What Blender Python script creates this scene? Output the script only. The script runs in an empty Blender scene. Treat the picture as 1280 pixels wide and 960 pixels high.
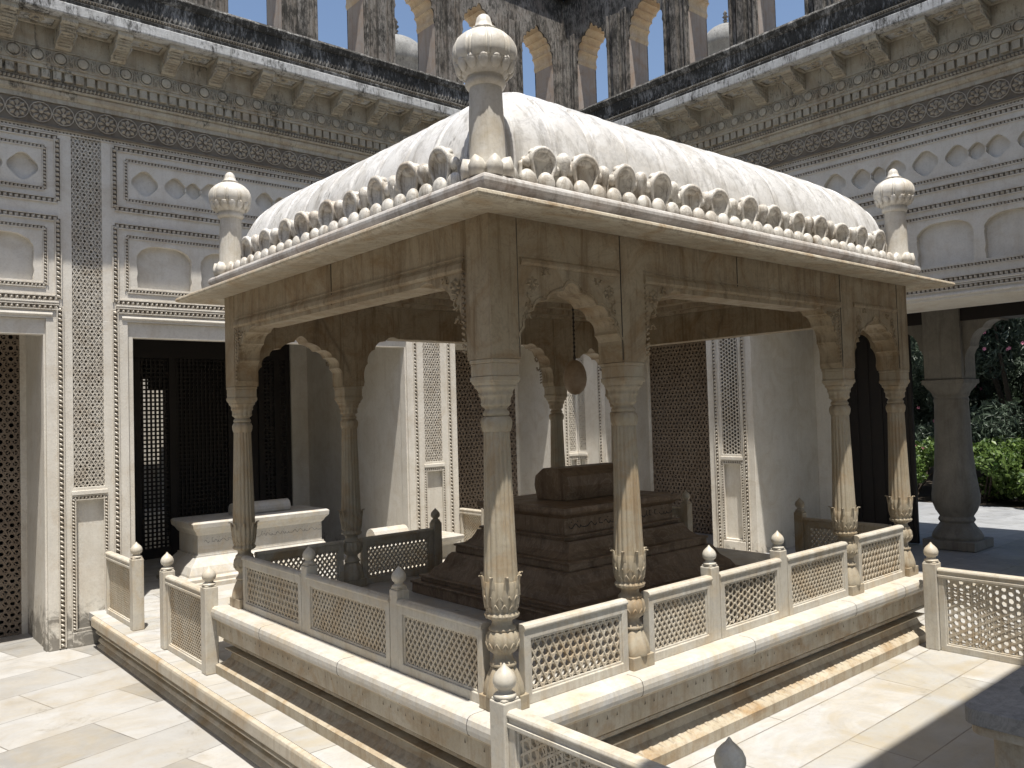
import bpy, bmesh, math, random
from mathutils import Vector, Matrix
random.seed(7)
R=math.radians
scene=bpy.context.scene
COL=scene.collection

# ------------------------------------------------------------------ materials
def nt_new(name):
    m=bpy.data.materials.new(name); m.use_nodes=True
    t=m.node_tree; t.nodes.clear()
    out=t.nodes.new('ShaderNodeOutputMaterial'); b=t.nodes.new('ShaderNodeBsdfPrincipled')
    t.links.new(b.outputs[0],out.inputs[0])
    return m,t,b
def N(t,typ,**kw):
    n=t.nodes.new(typ)
    for k,v in kw.items():
        if k in n.inputs.keys() if hasattr(n.inputs,'keys') else False: n.inputs[k].default_value=v
        else: setattr(n,k,v)
    return n
def ramp(t,fac,stops):
    r=t.nodes.new('ShaderNodeValToRGB')
    e=r.color_ramp.elements
    while len(e)<len(stops): e.new(0.5)
    for i,(p,c) in enumerate(stops):
        e[i].position=p; e[i].color=(c if len(c)==4 else (*c,1))
    t.links.new(fac,r.inputs[0]); return r.outputs[0]
def noise(t,vec,scale,detail=5,rough=.6,dist=0):
    n=t.nodes.new('ShaderNodeTexNoise'); n.inputs['Scale'].default_value=scale
    n.inputs['Detail'].default_value=detail; n.inputs['Roughness'].default_value=rough; n.inputs['Distortion'].default_value=dist
    t.links.new(vec,n.inputs['Vector']); return n.outputs['Fac']
def mapping(t,scale=(1,1,1),loc=(0,0,0),rot=(0,0,0),coord='world'):
    if coord=='world':
        g=t.nodes.new('ShaderNodeNewGeometry'); o=g.outputs['Position']
    else:
        g=t.nodes.new('ShaderNodeTexCoord'); o=g.outputs['Object']
    m=t.nodes.new('ShaderNodeMapping'); m.inputs['Scale'].default_value=scale
    m.inputs['Location'].default_value=loc; m.inputs['Rotation'].default_value=rot
    t.links.new(o,m.inputs[0]); return m.outputs[0]
def mix(t,fac,a,b,mode='MIX'):
    n=t.nodes.new('ShaderNodeMix'); n.data_type='RGBA'; n.blend_type=mode
    for sock,val in ((n.inputs[0],fac),(n.inputs[6],a),(n.inputs[7],b)):
        if hasattr(val,'is_linked') or isinstance(val,bpy.types.NodeSocket): t.links.new(val,sock)
        elif isinstance(val,(int,float)): sock.default_value=val
        else: sock.default_value=(*val,1) if len(val)==3 else val
    return n.outputs[2]
def bump(t,b,h,strength=.3,dist=.01):
    n=t.nodes.new('ShaderNodeBump'); n.inputs['Strength'].default_value=strength; n.inputs['Distance'].default_value=dist
    t.links.new(h,n.inputs['Height']); t.links.new(n.outputs[0],b.inputs['Normal']); return n

AF=.82
def stone(name,c1,c2,stain,stain_amt=.5,vein=(.3,.3,.3),vein_amt=.25,rough=.45,bs=.25,streak=.3,scale=1.0,black=0.0,carve=0.0):
    c1=tuple(x*AF for x in c1); c2=tuple(x*AF for x in c2)
    m,t,b=nt_new(name)
    p=mapping(t)
    base=ramp(t,noise(t,p,2.2*scale,6,.62,.6),[(.3,c1),(.7,c2)])
    # brown / yellow stains with their own shapes
    s=ramp(t,noise(t,p,3.1*scale,8,.7,1.2),[(.47,(0,0,0)),(.70,(stain_amt,)*3)])
    col=mix(t,s,base,stain)
    # veins
    v=noise(t,mapping(t,(1,1.7,1.2),(3,1,7),(.4,.3,.6)),3.5*scale,7,.65,2.2)
    vr=ramp(t,v,[(.47,(0,0,0)),(.5,(vein_amt,)*3),(.53,(0,0,0))])
    col=mix(t,vr,col,vein)
    if streak:
        st=noise(t,mapping(t,(9,9,.7)),1.6,5,.7,.3)
        col=mix(t,ramp(t,st,[(.5,(0,0,0)),(.72,(min(1,streak*1.35),)*3)]),col,tuple(x*.55 for x in stain))
    if black:
        bk=noise(t,mapping(t,(1.2,1.2,.8),(5,2,1)),2.4,9,.72,.8)
        bk2=noise(t,mapping(t,(5,5,1.5)),7,7,.75,.5)
        mm=t.nodes.new('ShaderNodeMath'); mm.operation='ADD'; t.links.new(bk,mm.inputs[0]); t.links.new(bk2,mm.inputs[1])
        hm=t.nodes.new('ShaderNodeMath'); hm.operation='MULTIPLY'; hm.inputs[1].default_value=.5; t.links.new(mm.outputs[0],hm.inputs[0])
        lo=.62-.3*black
        col=mix(t,ramp(t,hm.outputs[0],[(lo,(0,0,0)),(lo+.1,(.94,)*3)]),col,(.028,.026,.022))
    # fine speckle
    sp=noise(t,p,55,4,.7)
    col=mix(t,ramp(t,sp,[(.3,(.16,)*3),(.5,(0,0,0))]),col,tuple(x*.4 for x in stain))
    t.links.new(col,b.inputs['Base Color'])
    r=ramp(t,noise(t,p,6,4),[(.3,(rough-.1,)*3),(.7,(rough+.15,)*3)])
    t.links.new(r,b.inputs['Roughness'])
    b.inputs['Specular IOR Level'].default_value=.3
    h=noise(t,p,38*scale,7,.72)
    if carve:
        vo=t.nodes.new('ShaderNodeTexVoronoi'); vo.inputs['Scale'].default_value=24; vo.feature='SMOOTH_F1'
        t.links.new(mapping(t,(1,1,1)),vo.inputs['Vector'])
        h=mix(t,carve,h,vo.outputs['Distance'])
    big=noise(t,p,9*scale,4,.6)
    hh=mix(t,.45,h,big)
    bump(t,b,hh,bs,.012)
    return m
M={}
M['marble']=stone('white_marble',(.53,.50,.44),(.66,.64,.585),(.48,.36,.2),.55,(.33,.33,.35),.3,.36,.16,.22)
M['roofmarble']=stone('roof_marble',(.64,.635,.62),(.79,.785,.77),(.36,.33,.28),.6,(.28,.28,.28),.32,.33,.25,.55,scale=.6,black=.13)
M['ledge']=stone('stained_ledge_marble',(.52,.50,.47),(.68,.665,.635),(.30,.22,.15),.7,(.25,.22,.2),.3,.45,.3,.5,black=.12)
M['slopestain']=stone('mould_stained_slope',(.44,.40,.38),(.58,.55,.52),(.22,.15,.13),.85,(.15,.12,.11),.5,.5,.4,.6,black=.5)
M['eave']=stone('eave_marble',(.46,.40,.30),(.62,.57,.46),(.33,.22,.11),.8,(.18,.13,.09),.6,.45,.3,.3,black=.12)
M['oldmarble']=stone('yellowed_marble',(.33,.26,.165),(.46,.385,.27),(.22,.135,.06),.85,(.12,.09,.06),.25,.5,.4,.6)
M['creammarble']=stone('cream_marble',(.46,.405,.31),(.62,.57,.47),(.36,.24,.11),.8,(.3,.27,.24),.3,.42,.25,.35)
M['carved']=stone('carved_cream_marble',(.42,.355,.25),(.58,.52,.41),(.30,.19,.085),.85,(.3,.27,.24),.25,.5,.5,.4,carve=.35)
M['tomb']=stone('brown_marble',(.19,.125,.075),(.31,.22,.145),(.10,.06,.03),.7,(.38,.3,.22),.4,.4,.3,.5)
M['plaster']=stone('lime_plaster',(.72,.68,.595),(.81,.77,.69),(.42,.33,.22),.35,(.35,.34,.32),.12,.75,.3,.10)
def add_soot(m,z0,z1,col,sc=2.5,amt=.8,thr=.5):
    t=m.node_tree; b=[n for n in t.nodes if n.type=='BSDF_PRINCIPLED'][0]
    src=b.inputs['Base Color'].links[0].from_socket
    g=t.nodes.new('ShaderNodeNewGeometry'); sp=t.nodes.new('ShaderNodeSeparateXYZ'); t.links.new(g.outputs['Position'],sp.inputs[0])
    mr=t.nodes.new('ShaderNodeMapRange'); mr.inputs[1].default_value=z0; mr.inputs[2].default_value=z1; mr.inputs[3].default_value=1; mr.inputs[4].default_value=0
    t.links.new(sp.outputs[2],mr.inputs[0])
    n=noise(t,mapping(t),sc,8,.75,.8)
    mu=t.nodes.new('ShaderNodeMath'); mu.operation='MULTIPLY'; t.links.new(mr.outputs[0],mu.inputs[0]); t.links.new(n,mu.inputs[1])
    f=ramp(t,mu.outputs[0],[(thr*.8,(0,0,0)),(thr,(amt,)*3)])
    t.links.new(mix(t,f,src,col),b.inputs['Base Color'])
add_soot(M['plaster'],-.95,.6,(.10,.09,.075),5,.75,.43)
M['stucco']=stone('carved_stucco',(.66,.61,.52),(.76,.715,.63),(.34,.26,.17),.5,(.3,.27,.24),.15,.8,.35,.12)
M['cornice']=stone('cornice_stucco',(.43,.39,.31),(.54,.50,.41),(.27,.2,.13),.55,(.2,.18,.15),.15,.8,.4,.35,black=.28)
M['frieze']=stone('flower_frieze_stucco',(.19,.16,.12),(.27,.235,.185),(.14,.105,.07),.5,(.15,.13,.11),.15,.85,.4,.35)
M['blackened']=stone('rain_blackened_stucco',(.3,.29,.27),(.44,.43,.41),(.16,.14,.12),.6,(.1,.1,.1),.3,.9,.8,.4,black=.72)
M['fascia']=stone('chipped_white_fascia',(.5,.5,.48),(.62,.62,.61),(.3,.28,.25),.5,(.2,.2,.2),.3,.8,.5,.4,black=.42)
M['pier']=stone('weathered_pier_stucco',(.21,.19,.165),(.33,.305,.27),(.16,.12,.09),.6,(.1,.09,.08),.3,.9,.6,.5,black=.54)
M['pierinner']=stone('pink_pier_plaster',(.40,.34,.29),(.48,.42,.37),(.34,.21,.12),.55,(.25,.2,.17),.15,.85,.3,.3,black=.15)
M['ochre']=stone('ochre_arch_plaster',(.62,.49,.33),(.74,.62,.46),(.42,.24,.12),.6,(.2,.12,.07),.2,.85,.4,.2)
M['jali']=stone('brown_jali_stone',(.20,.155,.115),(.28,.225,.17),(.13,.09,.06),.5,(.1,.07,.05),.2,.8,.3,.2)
M['greystone']=stone('grey_lichen_stone',(.22,.22,.21),(.36,.355,.335),(.12,.115,.10),.6,(.1,.1,.1),.4,.85,.6,.3,black=.25)
M['slabstone']=stone('worn_grey_capstone',(.27,.26,.24),(.44,.42,.39),(.1,.1,.1),.5,(.08,.08,.08),.3,.75,.6,.2)
M['pedestal']=stone('cream_pedestal_stone',(.50,.44,.34),(.62,.56,.45),(.32,.22,.12),.6,(.2,.17,.14),.2,.7,.5,.4)
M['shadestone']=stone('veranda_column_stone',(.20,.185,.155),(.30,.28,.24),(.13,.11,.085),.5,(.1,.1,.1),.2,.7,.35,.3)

def simple(name,c,rough=.6,c2=None,sc=8,metal=0,bs=.2):
    m,t,b=nt_new(name); p=mapping(t)
    c2=c2 or tuple(x*.7 for x in c)
    t.links.new(ramp(t,noise(t,p,sc,5),[(.3,c2),(.7,c)]),b.inputs['Base Color'])
    b.inputs['Roughness'].default_value=rough; b.inputs['Metallic'].default_value=metal
    bump(t,b,noise(t,p,sc*6,5),bs,.006)
    return m
M['shade_grime']=stone('painted_shade_grime',(.13,.105,.075),(.21,.18,.135),(.08,.06,.04),.5,(.08,.07,.06),.2,.9,.3,.2)  # dark tone stands in for shade and dirt in unmodelled recesses
M['wood']=simple('dark_teak',(.012,.007,.005),.6,(.006,.004,.003),12)
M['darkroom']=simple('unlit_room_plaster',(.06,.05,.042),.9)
M['ink']=simple('dark_inlay',(.02,.016,.013),.5)
M['inkgrey']=simple('grey_inlay',(.2,.2,.19),.6)
M['cord']=simple('dark_cord',(.03,.022,.016),.8)
M['egg']=simple('ostrich_egg_shell',(.30,.22,.14),.5,(.22,.15,.09),20)
M['soil']=simple('garden_soil',(.06,.045,.03),.95,(.03,.022,.015),5,bs=.8)
M['bark']=simple('shrub_bark',(.09,.07,.05),.9,(.05,.04,.03),20,bs=.8)
M['blue']=simple('pale_blue_cloth_edge',(.25,.32,.4),.8)
M['flower']=simple('pink_blossom',(.85,.3,.42),.6,(.7,.25,.35),30)

def floor_mat(name,bw,bh,rot,c_lo,c_hi,mortar,off=(0,0,0),freq=2,sq=.85,stain=(.5,.42,.3),rough=.38,contrast=.5):
    m,t,b=nt_new(name)
    p=mapping(t,(1,1,1),off,(0,0,rot))
    br=t.nodes.new('ShaderNodeTexBrick'); t.links.new(p,br.inputs['Vector'])
    br.offset=.38; br.offset_frequency=2; br.squash=sq; br.squash_frequency=freq
    br.inputs['Scale'].default_value=1; br.inputs['Brick Width'].default_value=bw; br.inputs['Row Height'].default_value=bh
    br.inputs['Mortar Size'].default_value=.0048; br.inputs['Mortar Smooth'].default_value=.3; br.inputs['Bias'].default_value=0
    br.inputs['Color1'].default_value=(*c_hi,1); br.inputs['Color2'].default_value=(*c_lo,1); br.inputs['Mortar'].default_value=(*mortar,1)
    w=mapping(t)
    s=ramp(t,noise(t,w,1.7,8,.65,1.4),[(.40,(0,0,0)),(.66,(contrast,)*3)])
    col=mix(t,s,br.outputs['Color'],stain)
    s2=ramp(t,noise(t,mapping(t,(.9,2.2,1),(4,2,0),(0,0,.5)),2.6,8,.7,1.8),[(.5,(0,0,0)),(.56,(.3,)*3),(.62,(0,0,0))])
    col=mix(t,s2,col,(.3,.3,.3))
    s3=ramp(t,noise(t,w,30,5,.75),[(.28,(.4,)*3),(.42,(0,0,0))])
    col=mix(t,s3,col,tuple(x*.6 for x in stain))
    cl=ramp(t,noise(t,mapping(t,(1,1,1),(2,9,0)),.9,7,.7,1),[(.35,(0,0,0)),(.65,(.45,)*3)])
    col=mix(t,cl,col,tuple(x*.72 for x in c_hi))
    s4=ramp(t,noise(t,mapping(t,(1,1,1),(7,3,0)),2.3,9,.8,.6),[(.58,(0,0,0)),(.70,(.62,)*3)])
    col=mix(t,s4,col,tuple(x*.45 for x in stain))
    t.links.new(col,b.inputs['Base Color'])
    t.links.new(ramp(t,noise(t,w,5,5),[(.3,(rough-.1,)*3),(.7,(rough+.2,)*3)]),b.inputs['Roughness'])
    h=mix(t,.12,br.outputs['Fac'],noise(t,w,40,6,.7))
    inv=t.nodes.new('ShaderNodeMath'); inv.operation='SUBTRACT'; inv.inputs[0].default_value=1; t.links.new(h,inv.inputs[1])
    bump(t,b,inv.outputs[0],.5,.006)
    return m
M['court']=floor_mat('courtyard_marble_slabs',1.15,.62,R(-14),(.17,.162,.145),(.49,.485,.47),(.05,.04,.03),(.35,.2,0),stain=(.30,.25,.17),contrast=.62)
M['platfloor']=floor_mat('platform_marble_slabs',1.9,.42,0,(.37,.365,.34),(.49,.487,.475),(.06,.05,.04),(.4,.1,0),stain=(.34,.275,.165),contrast=.72)
M['path']=floor_mat('garden_path_slabs',.9,.5,R(8),(.27,.28,.3),(.36,.37,.38),(.15,.15,.15),stain=(.25,.25,.24))
M['veranda']=floor_mat('veranda_slabs',.8,.6,0,(.28,.28,.28),(.38,.38,.38),(.1,.1,.1),stain=(.17,.16,.15))

def leafmat(name,c,c2,tr=.35):
    m,t,b=nt_new(name); p=mapping(t)
    g=t.nodes.new('ShaderNodeNewGeometry')
    col=ramp(t,g.outputs['Random Per Island'],[(0,c2),(1,c)])
    t.links.new(col,b.inputs['Base Color']); b.inputs['Roughness'].default_value=.45
    tr_=t.nodes.new('ShaderNodeBsdfTranslucent'); t.links.new(col,tr_.inputs[0])
    mx=t.nodes.new('ShaderNodeMixShader'); mx.inputs[0].default_value=tr
    t.links.new(b.outputs[0],mx.inputs[1]); t.links.new(tr_.outputs[0],mx.inputs[2])
    out=[n for n in t.nodes if n.type=='OUTPUT_MATERIAL'][0]; t.links.new(mx.outputs[0],out.inputs[0])
    return m
M['oleander']=leafmat('oleander_leaves',(.14,.18,.13),(.03,.05,.03),.3)
M['hedge']=leafmat('bright_hedge_leaves',(.17,.25,.06),(.03,.07,.015),.4)
M['treeleaf']=leafmat('dark_tree_leaves',(.05,.075,.04),(.02,.035,.018),.25)

# ------------------------------------------------------------------ mesh helpers
class MB:
    def __init__(s): s.v=[]; s.f=[]; s.sm=set(); s.g=None; s.m2=set(); s.mat2=None
    def add(s,vs,fs,smooth=False):
        o=len(s.v); s.v+= [tuple(x) for x in vs]
        for q in fs:
            if smooth: s.sm.add(len(s.f))
            s.f.append(tuple(i+o for i in q))
    def box(s,x0,y0,z0,x1,y1,z1,T=None):
        vs=[(x,y,z) for z in (z0,z1) for y in (y0,y1) for x in (x0,x1)]
        if T: vs=[T(*v) for v in vs]
        s.add(vs,[(0,2,3,1),(4,5,7,6),(0,1,5,4),(2,6,7,3),(0,4,6,2),(1,3,7,5)])
    def bar(s,p,q,w,d0,d1,T):
        (a,b),(c,d)=p,q; L=math.hypot(c-a,d-b)
        if L<1e-5: return
        nx,ny=-(d-b)/L*w/2,(c-a)/L*w/2
        pts=[(a+nx,b+ny),(a-nx,b-ny),(c-nx,d-ny),(c+nx,d+ny)]
        vs=[T(u,v,d0) for u,v in pts]+[T(u,v,d1) for u,v in pts]
        s.add(vs,[(0,1,2,3),(7,6,5,4),(0,4,5,1),(1,5,6,2),(2,6,7,3),(3,7,4,0)])
    def lathe(s,prof,cx,cy,n=24,mod=None,smooth=True,cap=True,ang0=0):
        vs=[]
        for k,(r,z) in enumerate(prof):
            for i in range(n):
                a=ang0+2*math.pi*i/n
                rr=r*(mod(a,z,k) if mod else 1)
                vs.append((cx+rr*math.cos(a),cy+rr*math.sin(a),z))
        fs=[]
        for k in range(len(prof)-1):
            for i in range(n):
                j=(i+1)%n
                fs.append((k*n+i,k*n+j,(k+1)*n+j,(k+1)*n+i))
        s.add(vs,fs,smooth)
        if cap:
            s.add(vs[:n],[tuple(range(n))[::-1]]); s.add(vs[-n:],[tuple(range(n))])
    def sweep(s,x0,y0,x1,y1,prof,cap=True,smooth=False):
        # prof: (outward offset, z) rings round a rectangle
        vs=[]
        for o,z in prof: vs+=[(x0-o,y0-o,z),(x1+o,y0-o,z),(x1+o,y1+o,z),(x0-o,y1+o,z)]
        fs=[]
        for k in range(len(prof)-1):
            for i in range(4):
                j=(i+1)%4; fs.append((k*4+i,k*4+j,(k+1)*4+j,(k+1)*4+i))
        s.add(vs,fs)
        if cap:
            n=len(prof); s.add(vs[:4],[(3,2,1,0)]); s.add(vs[-4:],[(0,1,2,3)])
    def extr(s,prof,a0,a1,T,cap=True):
        # open/closed profile polygon prof[(d,z)] extruded along s axis from a0 to a1, T(s,z,d)
        n=len(prof); vs=[T(a0,z,d) for d,z in prof]+[T(a1,z,d) for d,z in prof]
        fs=[(i,(i+1)%n,n+(i+1)%n,n+i) for i in range(n)]
        s.add(vs,fs)
        if cap: s.add(vs[:n],[tuple(range(n))[::-1]]); s.add(vs[n:],[tuple(range(n))])
    def build(s,name,mat,parent=None,bevel=0,recalc=True,seg=2,loc=None):
        me=bpy.data.meshes.new(name); 
        vs=s.v
        if loc: vs=[(x-loc[0],y-loc[1],z-loc[2]) for x,y,z in vs]
        me.from_pydata(vs,[],s.f); me.update()
        if recalc:
            b=bmesh.new(); b.from_mesh(me); bmesh.ops.recalc_face_normals(b,faces=b.faces); b.to_mesh(me); b.free()
        if s.sm:
            for i in s.sm: me.polygons[i].use_smooth=True
        me.materials.append(mat)
        if s.mat2:
            me.materials.append(s.mat2)
            for i in s.m2: me.polygons[i].material_index=1
        o=bpy.data.objects.new(name,me); COL.objects.link(o)
        if loc: o.location=loc
        if parent:
            o.parent=parent; 
            pl=Vector(parent.get('_w',(0,0,0)))
            base=Vector(loc) if loc else Vector((0,0,0))
            o.location=base-pl
            o['_w']=tuple(base)
        else: o['_w']=tuple(loc) if loc else (0,0,0)
        if s.g and s.g.v: s.g.build('border_shade_band',M['shade_grime'],o)  # flat dark band under the teeth, groove shade painted as colour
        if bevel:
            md=o.modifiers.new('bevel','BEVEL'); md.width=bevel; md.segments=seg; md.limit_method='ANGLE'; md.angle_limit=R(35)
            md.harden_normals=False
        return o
def tube(mb,path,rad,n=8):
    vs=[];fs=[]; P_=[Vector(p) for p in path]
    for i,p in enumerate(P_):
        d=(P_[min(i+1,len(P_)-1)]-P_[max(i-1,0)]).normalized()
        a=Vector((0,1,0)); 
        if abs(d.dot(a))>.9: a=Vector((1,0,0))
        u=d.cross(a).normalized(); v=d.cross(u)
        r=rad[i] if isinstance(rad,list) else rad
        for k in range(n): q=2*math.pi*k/n; vs.append(tuple(p+u*r*math.cos(q)+v*r*math.sin(q)))
    for i in range(len(P_)-1):
        for k in range(n): fs.append((i*n+k,i*n+(k+1)%n,(i+1)*n+(k+1)%n,(i+1)*n+k))
    fs.append(tuple(range(n))); fs.append(tuple(range(len(vs)-n,len(vs))))
    mb.add(vs,fs,True)
ident=lambda x,y,z:(x,y,z)
def plate(mb,outer,holes,d0,d1,T):
    cu=bpy.data.curves.new('tmp','CURVE'); cu.dimensions='2D'; cu.fill_mode='BOTH'; cu.extrude=(d1-d0)/2
    for loop in [outer]+holes:
        sp=cu.splines.new('POLY'); sp.points.add(len(loop)-1); sp.use_cyclic_u=True
        for p,(a,b) in zip(sp.points,loop): p.co=(a,b,0,1)
    ob=bpy.data.objects.new('tmp',cu); 
    me=bpy.data.meshes.new_from_object(ob)
    mid=(d0+d1)/2
    vs=[T(v.co.x,v.co.y,v.co.z+mid) for v in me.vertices]
    fs=[tuple(p.vertices) for p in me.polygons]
    # weld caps and sides
    key={};idx=[];nv=[]
    for v in vs:
        k=(round(v[0],5),round(v[1],5),round(v[2],5))
        if k not in key: key[k]=len(nv); nv.append(v)
        idx.append(key[k])
    ff=[]
    for q in fs:
        q2=[]
        for i in q:
            if idx[i] not in q2: q2.append(idx[i])
        if len(q2)>2: ff.append(tuple(q2))
    mb.add(nv,ff)
    bpy.data.objects.remove(ob); bpy.data.curves.remove(cu); bpy.data.meshes.remove(me)
rect=lambda a,b,c,d:[(a,b),(c,b),(c,d),(a,d)]
def clip(px,py,dx,dy,x0,z0,x1,z1):
    t0,t1=-1e9,1e9
    for p,d,a,b in ((px,dx,x0,x1),(py,dy,z0,z1)):
        if abs(d)<1e-9:
            if p<a or p>b: return None
        else:
            u,v=(a-p)/d,(b-p)/d
            if u>v:u,v=v,u
            t0=max(t0,u);t1=min(t1,v)
    if t1-t0<.002: return None
    return (px+dx*t0,py+dy*t0),(px+dx*t1,py+dy*t1)
def lattice(mb,T,x0,z0,x1,z1,angs,sp,w,d0,d1,phase=None):
    cx,cz=(x0+x1)/2,(z0+z1)/2; rad=math.hypot(x1-x0,z1-z0)/2
    for k,a in enumerate(angs):
        a=R(a); dx,dy=math.cos(a),math.sin(a); nx,ny=-dy,dx
        ph=(phase[k] if phase else 0)
        n=int(rad/sp)+2
        for i in range(-n,n+1):
            o=(i+ph)*sp
            c=clip(cx+nx*o,cz+ny*o,dx,dy,x0,z0,x1,z1)
            if c: mb.bar(c[0],c[1],w,d0-.0012*k,d1+.0015*k,T)
def kagome(mb,T,x0,z0,x1,z1,sp,w,d0,d1,rot=0):
    lattice(mb,T,x0,z0,x1,z1,(rot,rot+60,rot+120),sp,w,d0,d1,(0,.5,.5) if False else (.5,.5,.5))
def honeycomb(mb,T,x0,z0,x1,z1,a,w,d0,d1):
    # hexagon edges
    h=a*math.sqrt(3); col=0; x=x0-a
    seen=set()
    i=0
    while x0+i*1.5*a<x1+a:
        cx=x0+i*1.5*a; j=0
        while z0+j*h<z1+h:
            cz=z0+j*h+(h/2 if i%2 else 0)
            pts=[(cx+a*math.cos(R(60*k)),cz+a*math.sin(R(60*k))) for k in range(6)]
            for k in range(6):
                p,q=pts[k],pts[(k+1)%6]
                m=(round((p[0]+q[0])/2,3),round((p[1]+q[1])/2,3))
                if m in seen: continue
                seen.add(m)
                if x0<m[0]<x1 and z0<m[1]<z1: mb.bar(p,q,w,d0,d1+random.uniform(0,.0015),T)
            j+=1
        i+=1
def rope(mb,T,x0,z0,x1,z1,wd=.05,pitch=.045,d=.03,ang=35,sides='LRTB',ridge=True):
    # framed band of leaning leaves round a rectangle; only named sides
    def run(a,b):
        L=math.hypot(b[0]-a[0],b[1]-a[1]); n=max(1,int(L/pitch)); ux,uz=(b[0]-a[0])/L,(b[1]-a[1])/L
        base=math.atan2(uz,ux)
        for i in range(n):
            t=(i+.5)/n*L; cx,cz=a[0]+ux*t,a[1]+uz*t
            an=base+R(90-ang); hx,hz=math.cos(an)*wd*.5,math.sin(an)*wd*.5
            p=(cx-hx,cz-hz); q=(cx+hx,cz+hz)
            w=pitch*.86
            nx,nz=-math.sin(an)*w/2,math.cos(an)*w/2
            pts=[(p[0],p[1]),(cx-nx,cz-nz),(q[0],q[1]),(cx+nx,cz+nz)]
            vs=[T(u,v,.001) for u,v in pts]+[T(cx,cz,d)]
            jit=random.uniform(.7,1.0)
            vs[-1]=T(cx,cz,d*jit)
            mb.add(vs,[(0,1,4),(1,2,4),(2,3,4),(3,0,4)])
        if ridge:
            for sgn in (-1,1):
                ox,oz=-uz*wd*.5*sgn,ux*wd*.5*sgn
                mb.bar((a[0]+ox,a[1]+oz),(b[0]+ox,b[1]+oz),.011,.0015 if sgn>0 else .0022,d*.62 if sgn>0 else d*.6,T)
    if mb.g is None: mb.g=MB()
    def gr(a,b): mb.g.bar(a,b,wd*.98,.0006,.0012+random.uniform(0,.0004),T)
    if 'B' in sides: gr((x0,z0),(x1,z0))
    if 'T' in sides: gr((x0,z1),(x1,z1))
    if 'L' in sides: gr((x0,z0),(x0,z1))
    if 'R' in sides: gr((x1,z0),(x1,z1))
    if 'B' in sides: run((x0,z0),(x1,z0))
    if 'T' in sides: run((x0,z1),(x1,z1))
    if 'L' in sides: run((x0,z0),(x0,z1))
    if 'R' in sides: run((x1,z0),(x1,z1))

def empty(name,loc=(0,0,0),parent=None):
    o=bpy.data.objects.new(name,None); COL.objects.link(o); o.location=loc; o.empty_display_size=.1
    o['_w']=tuple(loc)
    if parent:
        o.parent=parent; o.location=Vector(loc)-Vector(parent['_w'])
    return o
def tag(o,label=None,cat=None,group=None,kind=None):
    if label: o['label']=label
    if cat: o['category']=cat
    if group: o['group']=group
    if kind: o['kind']=kind
    return o

# ------------------------------------------------------------------ ground
ZF=-.86; ZP=-.53
def sheet(name,x0,y0,x1,y1,z,mat,th=.0):
    mb=MB(); mb.box(x0,y0,z-(th or .05),x1,y1,z); return tag(mb.build(name,mat),kind='structure')
sheet('courtyard_floor',-9,-6,.1,12,ZF,M['court'])
mb=MB(); mb.box(-300,-300,ZF-.12,300,300,ZF-.06); tag(mb.build('ground',M['soil']),kind='structure')
# raised marble platform with moulded edge on its left side
mb=MB()
TP=lambda s,z,d:(-d,s,z)
mb.extr([(.20,ZP-.012),(.205,ZP-.03),(.205,ZP-.10),(.19,ZP-.115),(.155,ZP-.12),(.15,ZP-.15),(.165,ZP-.165),(.155,ZP-.185),(.10,ZP-.19),(.10,ZP-.225),(.13,ZP-.24),(.14,ZP-.265),(.12,ZP-.29),(.15,ZP-.315),(.15,ZF-.02),(-.3,ZF-.02),(-.3,ZP-.004),(.18,ZP-.004)],-5.5,6.42,TP)
plat_edge=mb.build('platform_edge',M['creammarble'],bevel=.004); tag(plat_edge,kind='structure')
sheet('platform_floor',-.17,-5.5,7.3,9.9,ZP,M['platfloor'],.08)
sheet('veranda_floor',7.3,-6,10.6,9,ZP-.004,M['veranda'],.2)
sheet('garden_path',10.6,-9,14.4,12,ZP-.03,M['path'],.2)
sheet('garden_bed',14.3,-20,60,30,ZP-.06,M['soil'],.2)

# ------------------------------------------------------------------ canopy
LX,LY=4.72,3.52; A=.1772; S=.953; HB=.0905
XS=[A,A+S,4.749-A-S,4.749-A]; YS=[A,LY-A]
canopy=empty('marble_canopy',(2.37,1.76,ZP))
tag(canopy,'white marble tomb canopy with curved roof on eight fluted columns in mid court','canopy')
mb=MB()
mb.sweep(0,0,LX,LY,[(-.05,ZP+.001),(-.005,ZP+.002),(.0,ZP+.07),(-.02,ZP+.085),(-.055,ZP+.10),(-.085,ZP+.13),(-.10,ZP+.17),(-.075,ZP+.185),(-.06,ZP+.195),(-.055,ZP+.205),(-.12,ZP+.21),(-.12,ZP+.245),(-.06,ZP+.25),(-.045,ZP+.26),(-.05,ZP+.275),(-.09,ZP+.285),(-.09,ZP+.30)])
plinth_mb=mb
mb=MB(); fascia_mb=mb
mb.sweep(0,0,LX,LY,[(-.1,ZP+.301),(-.012,ZP+.302),(-.008,-.115),(.0,-.105),(.004,-.098)])
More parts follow.
